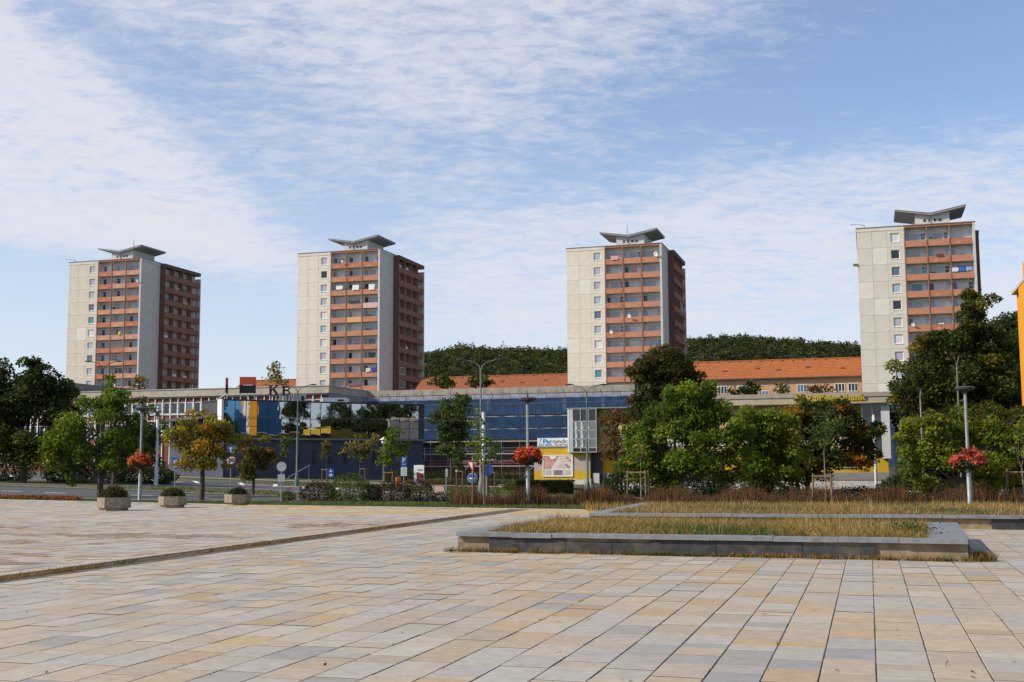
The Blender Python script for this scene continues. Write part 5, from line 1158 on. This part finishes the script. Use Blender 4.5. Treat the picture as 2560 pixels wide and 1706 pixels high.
# ------------------------------------------------------------------ lamps
def flower_lamp(label, x, y, h, zb, hue):
    t = thing('flower_lamp', label, 'lamp post', (x, y, gz(x, y) if y < 47 else gz(x, y)-.05), 0, 'lamp posts with flower baskets')
    B().lathe([(.10, -.1), (.10, .02), (.088, .04), (.085, 1.35), (.06, 1.42), (.055, h-.25)], 12).ob('pole', STEEL, t, smooth=True)
    B().lathe([(.05, h-.25), (.07, h-.2), (.34, h-.10), (.36, h-.04), (.30, h), (.05, h+.02), (0, h+.02)], 16).ob('lamp_head', mat('lamp_grey', (.06, .06, .06), .5), t); B().cyl((0, 0, h), (0, 0, h+.14), .03, n=6).ob('sensor', DARK, t)
    B().lathe([(.20, zb-.32), (.34, zb-.25), (.38, zb-.05)], 12).ob('basket', mat('basket_dark', (.03, .035, .03), .8), t)
    n = 3000; nc = 46; u = nr.normal(size=(nc, 3)); u /= np.linalg.norm(u, axis=1)[:, None]; cl = u*nr.uniform(.7, 1.08, (nc, 1))*np.array((.52, .52, .30)); ids = nr.integers(0, nc, n)
    p = cl[ids]+nr.normal(0, .075, (n, 3)); p[:, 2] -= .35*np.maximum(0, np.hypot(p[:, 0], p[:, 1])-.42); p[:, 2] += zb
    isg = nr.random(n) < np.where(p[:, 2] < zb-.14, .72, .26); bloom = palette(hue, nc, .25)
    c_ = np.where(isg[:, None], palette([(.05, .075, .02, 3), (.09, .11, .03, 1)], n, .4), bloom[ids]*nr.uniform(.75, 1.2, (n, 1)))
    for k in range(10):
        a_ = 2*math.pi*k/10; B().cyl((.2*math.cos(a_), .2*math.sin(a_), zb-.32), (.37*math.cos(a_), .37*math.sin(a_), zb-.04), .012, n=4).ob('basket_wire', DARK, t)
    put('flowers', leaves('flowers', p, np.full(n, .085), c_, up=.2), t)
flower_lamp('lamp post with red flower basket behind the stone tubs', -18.14, 57.5, 4.62, 2.02, [(.66, .12, .05, 4), (.72, .22, .12, 2), (.55, .06, .04, 2)])
flower_lamp('lamp post with red flower basket in front of the yellow clinic', .62, 47.86, 4.42, 2.05, [(.66, .09, .05, 4), (.70, .20, .10, 2), (.50, .04, .05, 2)])
flower_lamp('lamp post with red flower basket at the right', 16.47, 42.65, 4.38, 1.74, [(.72, .15, .12, 4), (.75, .26, .22, 2), (.60, .07, .07, 2)])
def street_lamp(label, x, y, top, rz=0, m=GREENPOLE, arm=1.75):
    z = gz(x, y)-.05; t = thing('street_lamp', label, 'street lamp', (x, y, z), rz, 'tall double-arm street lamps'); h = top-z
    B().lathe([(.22, -.1), (.21, .5), (.15, .95), (.10, 1.1), (.09, h*.48), (.068, h*.5), (.055, h-.6)], 10).ob('pole', m, t, smooth=True)
    for s_ in (-1, 1):
        B().path([(0, 0, h-.65), (s_*.12, 0, h-.3), (s_*.45, 0, h-.05), (s_*arm*.62, 0, h+.12)], [.038, .034, .03, .026], 7).ob('arm', m, t)
        hd = B().lathe([(0, -.06), (.16, -.02), (.16, .04), (0, .09)], 8).ob('lamp_head', DARK, t, (s_*arm*.62+s_*.28, 0, h+.14)); hd.scale = (2.2, .9, 1)
street_lamp('double-arm street lamp at the left edge by the dark trees', -50.12, 126.7, 10.75, 0)
street_lamp('dark double-arm street lamp in front of the leftmost tower', -36.7, 105.0, 10.89, 0, DARK)
street_lamp('green double-arm street lamp in front of the mirror glass bank', -19.80, 108.3, 8.94, .2)
street_lamp('tall double-arm street lamp in front of the blue nets', -2.25, 83.5, 8.96, 0, mat('old_pole', (.16, .20, .17), .6, .2, 2))
street_lamp('double-arm street lamp in front of the yellow clinic', 5.85, 92.3, 7.71, .1)
street_lamp('street lamp in front of the tall dark tree at the right', 30.41, 80.0, 8.74, .9, GREENPOLE, .8)
street_lamp('slim street lamp left of the tall dark tree', 31.3, 90.0, 7.08, 1.1, STEEL, 1.2)
def mastpole(label, x, y, top, r=.16):
    z = gz(x, y)-.05; t = thing('tram_pole', label, 'pole', (x, y, z), 0, 'pale tram wire poles')
    B().lathe([(r*1.1, -.1), (r*1.1, 1.9), (r*.85, 2.0), (r*.75, top-z-.05), (0, top-z)], 12).ob('pole', mat('pale_pole', (.46, .48, .51), .55, .1, 3), t, smooth=True)
    B().lathe([(r*.9, top-z-.9), (r*1.0, top-z-.85), (r*1.0, top-z-.8), (r*.85, top-z-.75)], 10).ob('collar', DARK, t)
mastpole('pale tram pole behind the bright green maple', -29.7, 98.4, 6.68); mastpole('pale tram pole behind the give way sign', -2.04, 82.9, 5.35); mastpole('pale tram pole among the right trees', 31.98, 104.0, 5.86)
tag(B().cyl((-60, 117, 5.2), (-29.7, 98.4, 5.9), .012, n=4, cap=False).ob('overhead_wire', DARK), 'thin overhead tram wire running to the left tree', 'wire')
tag(B().cyl((-29.7, 98.4, 5.9), (-2.04, 82.9, 4.7), .012, n=4, cap=False).ob('overhead_wire', DARK), 'thin overhead tram wire between the pale poles', 'wire')
t = thing('park_lantern', 'small white lantern beside the light green staked tree', 'lamp', (-12.6, 115, gz(-12.6, 115)-.05), 0); B().cyl((0, 0, 0), (0, 0, 4.1), .05, n=7).ob('pole', STEEL, t); B().lathe([(.06, 4.1), (.2, 4.25), (.24, 4.5), (.42, 4.55), (.1, 4.75), (0, 4.85)], 10).ob('lantern_head', FRAME, t)

# ------------------------------------------------------------------ road signs
SBLUE = mat('sign_blue', (.015, .09, .36), .5, .05); SWHITE = mat('sign_white', (.70, .70, .69), .5, .05); SREDR = mat('sign_rim', (.45, .03, .03), .5, .05); SGREY = mat('sign_back', (.38, .41, .42), .5, .1, 3, metal=.2)
def disc(r, n=24): return B().lathe([(0, -.012), (r, -.012), (r, .012), (0, .012)], n)
def signpost(label, x, y, h, rz=0, m=STEEL, r=.035, grp='road signs'):
    z = gz(x, y)-.05; t = thing('road_sign', label, 'sign', (x, y, z), rz, grp); B().cyl((0, 0, -.1), (0, 0, h), r, n=8).ob('post', m, t); return t
def vdisc(name, r, m, t, z, y=-.05): o = disc(r).ob(name, m, t, (0, y, z)); o.rotation_euler = (R(90), 0, 0); return o
t = signpost('grey back of a round road sign with a plate below near the verge', -11.0, 56.2, 1.95); vdisc('round_plate', .23, SGREY, t, 1.72); B().box(-.17, .17, -.06, -.035, 1.0, 1.36).ob('lower_plate', SGREY, t)
t = signpost('blue arrow sign above a round speed limit thirty sign', -19.95, 83.5, 3.35)
B().box(-.3, .3, -.06, -.035, 2.7, 3.3).ob('blue_plate', SBLUE, t); B().prism_y([(-.04, 2.78), (.04, 2.78), (.04, 3.05), (.13, 3.05), (0, 3.22), (-.13, 3.05), (-.04, 3.05)], -.075, -.06).ob('arrow', SWHITE, t)
vdisc('rim', .38, SREDR, t, 2.25); vdisc('face', .29, SWHITE, t, 2.25, -.07); text('30', .40, DARK, t, (-.22, -.09, 2.11), width=.44, offset=.01)
def psign(label, x, y, h, w_=.5, extra=True):
    t = signpost(label, x, y, h); B().box(-w_/2, w_/2, -.06, -.035, h-1.0, h-.1).ob('blue_plate', SBLUE, t); text('P', .55, SWHITE, t, (-.14, -.07, h-.65), width=.28, offset=.01); B().box(-.15, .15, -.07, -.06, h-.82, h-.78).ob('bar', SWHITE, t)
    if extra:
        pl = B().box(-w_/2, w_/2, -.06, -.035, h-1.75, h-1.04).ob('white_plate', SWHITE, t)
        for q in range(4): B().box(-.18, .18, -.066, -.06, h-1.66+q*.15, h-1.62+q*.15).ob('text_line', GRY, t)
    return t
psign('blue parking sign left of the yellow autumn tree', -26.2, 91.6, 2.5, .5, False); psign('blue parking sign with white plate near the orange bin', -8.94, 97.0, 3.0)
t = signpost('small blue pedestrian zone sign by the dark purple shrub', -13.0, 84.4, 1.75, 0, mat('sign_post_wood', (.42, .36, .27), .8)); B().box(-.22, .22, -.06, -.035, 1.1, 1.72).ob('blue_plate', SBLUE, t); B().prism_y([(-.1, 1.5), (0, 1.66), (.1, 1.5)], -.07, -.06).ob('symbol', SWHITE, t); B().prism_y([(-.12, 1.2), (-.05, 1.4), (.0, 1.3), (.06, 1.4), (.12, 1.2)], -.07, -.06).ob('symbol', SWHITE, t)
t = signpost('give way triangle above a blue arrow disc by the young tree', -1.66, 49.0, 2.02, -.25)
def tri(r, y0, y1): return B().prism_y([(r*math.cos(R(a)), r*math.sin(R(a))) for a in (150, 30, 270)], y0, y1)
tri(.28, -.06, -.04).ob('rim', SREDR, t, (0, 0, 1.72)); tri(.18, -.07, -.06).ob('face', SWHITE, t, (0, 0, 1.72)); o = vdisc('disc_rim', .205, SWHITE, t, 1.17); vdisc('disc_face', .19, SBLUE, t, 1.17, -.062)
B().prism_y([(-.12, -.025), (-.12, .03), (.03, .03), (.03, .075), (.13, 0), (.03, -.07), (.03, -.025)], -.085, -.076).ob('arrow', SWHITE, t, (0, 0, 1.15))
t = signpost('round dark blue sign behind the wooden stakes', -1.75, 80.0, 2.3); vdisc('disc', .42, SBLUE, t, 1.75)
t = signpost('bare grey sign post with a small box by the path', -4.04, 71.9, 1.75); B().box(-.06, .1, -.09, -.02, 1.25, 1.72).ob('box', SGREY, t)
# tall advertising panel
t = thing('sign_totem', 'tall white and magenta sign panel beside the pavement', 'sign', (-9.55, 121.5, gz(-9.55, 121.5)-.05), -.25)
B().box(-.32, .32, -.1, .1, 0, .35).ob('foot', SGREY, t); B().box(-.62, .45, -.12, .12, .35, 2.15).ob('panel', SWHITE, t); B().prism_y([(-.3, .35), (.45, .35), (.45, 1.25), (-.3, 1.45)], -.135, -.12).ob('magenta_field', mat('magenta', (.20, .015, .055), .5), t)
for a, w_, h in ((-.22, .05, .2), (-.12, .05, .2), (-.02, .1, .24), (.12, .05, .2), (.22, .1, .24)): B().box(a, a+w_, -.13, -.12, 1.55, 1.55+h).ob('mark', GRY, t)
for q in range(4): B().box(-.2, .3-.06*q, -.142, -.135, .75+q*.12, .79+q*.12).ob('text_line', mat('pale_magenta', (.45, .2, .25), .5), t)
t = thing('litter_bin', 'orange litter bin beside the parking sign', 'bin', (-9.85, 101.5, gz(-9.85, 101.5)-.05)); B().lathe([(0, .45), (.2, .45), (.24, 1.05), (.2, 1.1), (0, 1.1)], 10).ob('bin_body', mat('bin_orange', (.62, .14, .01), .5), t); B().cyl((.0, .25, 0), (0, .25, 1.2), .03, n=6).ob('post', STEEL, t)
B_ = thing('handrail', 'sloping steel handrail of the ramp by the blue bank base', 'railing', (-26.5, 139, 0), .3)
B().path([(0, 0, .2), (2.6, 0, 1.7)], [.05, .05]).ob('rail', STEEL, B_); B().cyl((2.5, 0, -.3), (2.5, 0, 1.65), .04, n=6).ob('post', STEEL, B_); B().cyl((.1, 0, -.3), (.1, 0, .25), .04, n=6).ob('post', STEEL, B_)
t = thing('bollard', 'dark short bollard in front of the yellow clinic plinth', 'bollard', (10.0, 105, gz(10, 105)-.05)); B().lathe([(.12, 0), (.12, 1.0), (.09, 1.05), (0, 1.06)], 10).ob('body', DARK, t); B().lathe([(.125, .8), (.125, .88)], 10).ob('band', STEEL, t)

# ------------------------------------------------------------------ person walking on the pavement
def person(label, x, y, h, rz):
    z = gz(x, y)-.05+.05; s_ = h/1.75
    t = thing('person', label, 'person', (x, y, z), rz); me = bpy.data.meshes.new('body')
    J = {'pel': (0, 0, .95, .15), 'sp': (0, .0, 1.15, .145), 'ch': (.01, 0, 1.35, .165), 'nk': (.03, 0, 1.49, .06), 'hd': (.05, 0, 1.60, .095), 'ht': (.05, 0, 1.69, .08),
         'hl': (0, .09, .90, .1), 'kl': (.12, .09, .52, .07), 'al': (.10, .09, .09, .05), 'tl': (.24, .1, .04, .04), 'hr': (0, -.09, .90, .1), 'kr': (.02, -.09, .50, .07), 'ar': (-.18, -.09, .11, .05), 'tr': (-.06, -.1, .04, .04),
         'sl': (.01, .19, 1.41, .07), 'el': (-.08, .24, 1.13, .05), 'wl': (.02, .24, .90, .04), 'fl': (.06, .24, .80, .04), 'sr': (.01, -.19, 1.41, .07), 'er': (-.04, -.24, 1.13, .05), 'wr': (.16, -.22, .94, .04), 'fr': (.22, -.22, .86, .04)}
    E_ = [('pel', 'sp'), ('sp', 'ch'), ('ch', 'nk'), ('nk', 'hd'), ('hd', 'ht'), ('pel', 'hl'), ('hl', 'kl'), ('kl', 'al'), ('al', 'tl'), ('pel', 'hr'), ('hr', 'kr'), ('kr', 'ar'), ('ar', 'tr'), ('ch', 'sl'), ('sl', 'el'), ('el', 'wl'), ('wl', 'fl'), ('ch', 'sr'), ('sr', 'er'), ('er', 'wr'), ('wr', 'fr')]
    ks = list(J); me.from_pydata([tuple(v*s_ for v in J[k][:3]) for k in ks], [(ks.index(a), ks.index(b)) for a, b in E_], [])
    me.materials.append(mat('dark_clothes', (.022, .022, .026), .9, .2, 6)); o = put('body', me, t)
    sk = o.modifiers.new('skin', 'SKIN'); ly = me.skin_vertices[0] if len(me.skin_vertices) else None
    if ly is None:
        bpy.context.view_layer.update(); ly = me.skin_vertices[0] if len(me.skin_vertices) else None
    if ly:
        for i, k in enumerate(ks): r = J[k][3]*s_; ly.data[i].radius = (r, r)
        ly.data[0].use_root = True
    sb = o.modifiers.new('sub', 'SUBSURF'); sb.levels = sb.render_levels = 1
    B().lathe([(.0, 1.80*s_), (.07, 1.785*s_), (.112, 1.72*s_), (.118, 1.66*s_), (.10, 1.66*s_)], 12, (.05*s_, 0)).ob('cap', SWHITE, t); B().box(.1, .23, -.06, .06, 1.655*s_, 1.675*s_).ob('cap_peak', SWHITE, t)
    B().lathe([(0, 1.50*s_), (.075, 1.53*s_), (.098, 1.60*s_), (.09, 1.665*s_), (0, 1.67*s_)], 12, (.06*s_, 0)).ob('face', mat('skin', (.42, .25, .17), .6), t)
person('person in dark clothes and white cap walking on the pavement', -5.87, 122.6, 1.62, .25)

# ------------------------------------------------------------------ parked cars
CARW = mat('car_white', (.68, .69, .70), .3, .03, 1, spec=.6); TYRE = mat('tyre', (.02, .02, .02), .9); CGL = pane('car_glass', (.02, .025, .03), .04, .8)
def car(label, x, y, rz, L, H, van=False):
    z = gz(x, y)-.05; t = thing('parked_car', label, 'car' if not van else 'van', (x, y, z), rz, 'white vehicles behind the dried stems')
    W = .86; h = L/2
    if van: body = [(-h, .35), (-h, H-.15), (-h+.2, H), (h-1.7, H), (h-1.0, H*.62), (h-.1, H*.50), (h, .4), (h-.1, .25), (-h+.1, .25)]
    else: body = [(-h, .45), (-h+.05, .85), (-h+.25, .95), (-h+.75, H-.05), (-h+1.2, H), (h-1.9, H-.03), (h-1.05, .95), (h-.15, .78), (h, .5), (h-.1, .25), (-h+.1, .25)]
    B().prism_y(body, -W, W).ob('body', CARW, t)
    for s_ in (-1, 1):
        wn = [(-h+.85, 1.0), (-h+1.15, H-.14), (h-2.0, H-.14), (h-1.3, 1.0)] if not van else [(h-2.6, H*.62), (h-2.6, H-.3), (h-1.75, H-.3), (h-1.2, H*.62)]
        B().prism_y(wn, s_*(W+.004)-.004, s_*(W+.004)+.004).ob('side_window', CGL, t); B().box(h-2.05, h-1.98, s_*(W+.01)-.006, s_*(W+.01)+.006, 1.0, H-.14).ob('door_pillar', CARW, t)
    for a in (-h+.8, h-.85):
        for s_ in (-1, 1):
            wl = B().cyl((a, s_*(W-.12), .31), (a, s_*(W+.03), .31), .31, n=16).ob('wheel', TYRE, t); B().cyl((a, s_*(W+.03), .31), (a, s_*(W+.045), .31), .19, n=10).ob('rim', STEEL, wl)
    for s_ in (-1, 1): B().box(-h-.01, -h+.12, s_*.68-.14, s_*.68+.14, .72, .95).ob('tail_lamp', mat('tail_red', (.5, .02, .02), .3), t); B().box(h-.2, h-.02, s_*.62-.16, s_*.62+.16, .62, .76).ob('headlight', CGL, t)
car('white hatchback glimpsed behind the dried stems', 29.6, 88.0, R(176), 3.9, 1.5); car('white van glimpsed at the right behind the lamp with flowers', 38.5, 95.0, R(178), 5.0, 2.3, True)
G8 = 'tall trees hidden beyond the right trees'
tree('dark tree behind the tall dark one near the lettered building', 44.5, 121, -3.5, [(0, 13.5, 4.2, 4.5), (-1.5, 8, 3.6, 4), (2, 6, 3.4, 3.5)], P_DARK, 2.0, trunk_r=.3, group=G8)
tree('dark tree beside the light blue wing behind the right trees', 52, 124, -3.5, [(0, 14, 4.4, 4.6), (-1.5, 8, 3.8, 4), (2, 6, 3.4, 3.5)], P_DARK, 2.0, trunk_r=.3, group=G8)
tree('dark tree in front of the lettered building right part', 48, 131, -3.5, [(0, 12.5, 4.0, 4.6), (-1.5, 7, 3.8, 3.6), (2.5, 7, 3.6, 3.6)], P_DARK, 2.0, trunk_r=.3, group=G8)
# undergrowth closing the gaps below the right-hand trees
P_UND = [(.030, .045, .014, 4), (.05, .07, .016, 2), (.02, .03, .012, 2)]
for k, (x, y, rx, h, lab) in enumerate(((8.2, 79, 2.2, 2.0, 'leafy undergrowth at the left foot of the large leafy tree'), (12.2, 80, 2.6, 2.2, 'leafy undergrowth under the middle of the large leafy tree'), (16.4, 86, 2.6, 2.2, 'leafy undergrowth between the large tree and the yellowing tree'), (20.8, 96, 2.4, 1.9, 'leafy undergrowth left of the yellowing tree'), (30.0, 103, 2.8, 2.2, 'dark undergrowth right of the yellowing tree'), (33.5, 97, 3.0, 2.6, 'dark undergrowth under the tall dark tree'), (24.5, 73.5, 2.0, 1.9, 'leafy undergrowth at the left foot of the light green tree'), (28.0, 73.5, 2.2, 1.7, 'leafy undergrowth at the right foot of the light green tree'))):
    shrub(lab, x, y, rx, h, P_UND, 3600, .16, 'undergrowth below the right trees')

P_EDGE = P_DARK+[(.06, .07, .018, 1)]
tree('dark tree covering the foot of the orange apartment block', 34.6, 80, -1.9, [(0, 6.2, 1.9, 2.0), (1.6, 4.2, 2.0, 2.0), (-1.2, 3.6, 1.8, 1.8), (3.6, 5.6, 1.8, 2.4), (3.4, 2.6, 2.0, 1.8), (.5, 1.8, 2.4, 1.2)], P_EDGE, 1.1, trunk_r=.16)
tree('dark tree at the end of the light blue wing', 46, 107, -3, [(0, 13, 3.4, 4.5), (-.8, 7.5, 3.2, 3.8), (1.5, 6, 3.2, 3.5)], P_DARK, 2.0, trunk_r=.3, group=G8)
for k, (x, y, rx, h, lab) in enumerate(((-45.5, 104, 3.4, 2.2, 'dark undergrowth left of the large dark tree trunk'), (-38.5, 105, 3.4, 2.0, 'dark undergrowth right of the large dark tree trunk'), (-33.0, 106, 3.0, 1.5, 'dark undergrowth behind the bright green maple'))): shrub(lab, x, y, rx, h, P_UND, 3600, .18, 'undergrowth below the left trees')

for k, (x, y, lab) in enumerate(((53, 115, 'tall dark tree right of the light blue wing end'), (62, 124, 'tall dark tree beyond the right edge mirrored in the bank glass'), (69, 116, 'far tall dark tree beyond the right edge mirrored in the bank glass'))):
    tree(lab, x, y, -3.5, [(0, 15, 4.4, 5.2), (-1.5, 9, 4.2, 4.2), (2.4, 8, 4, 4.2)], P_DARK, 1.6, trunk_r=.3, group=G8)
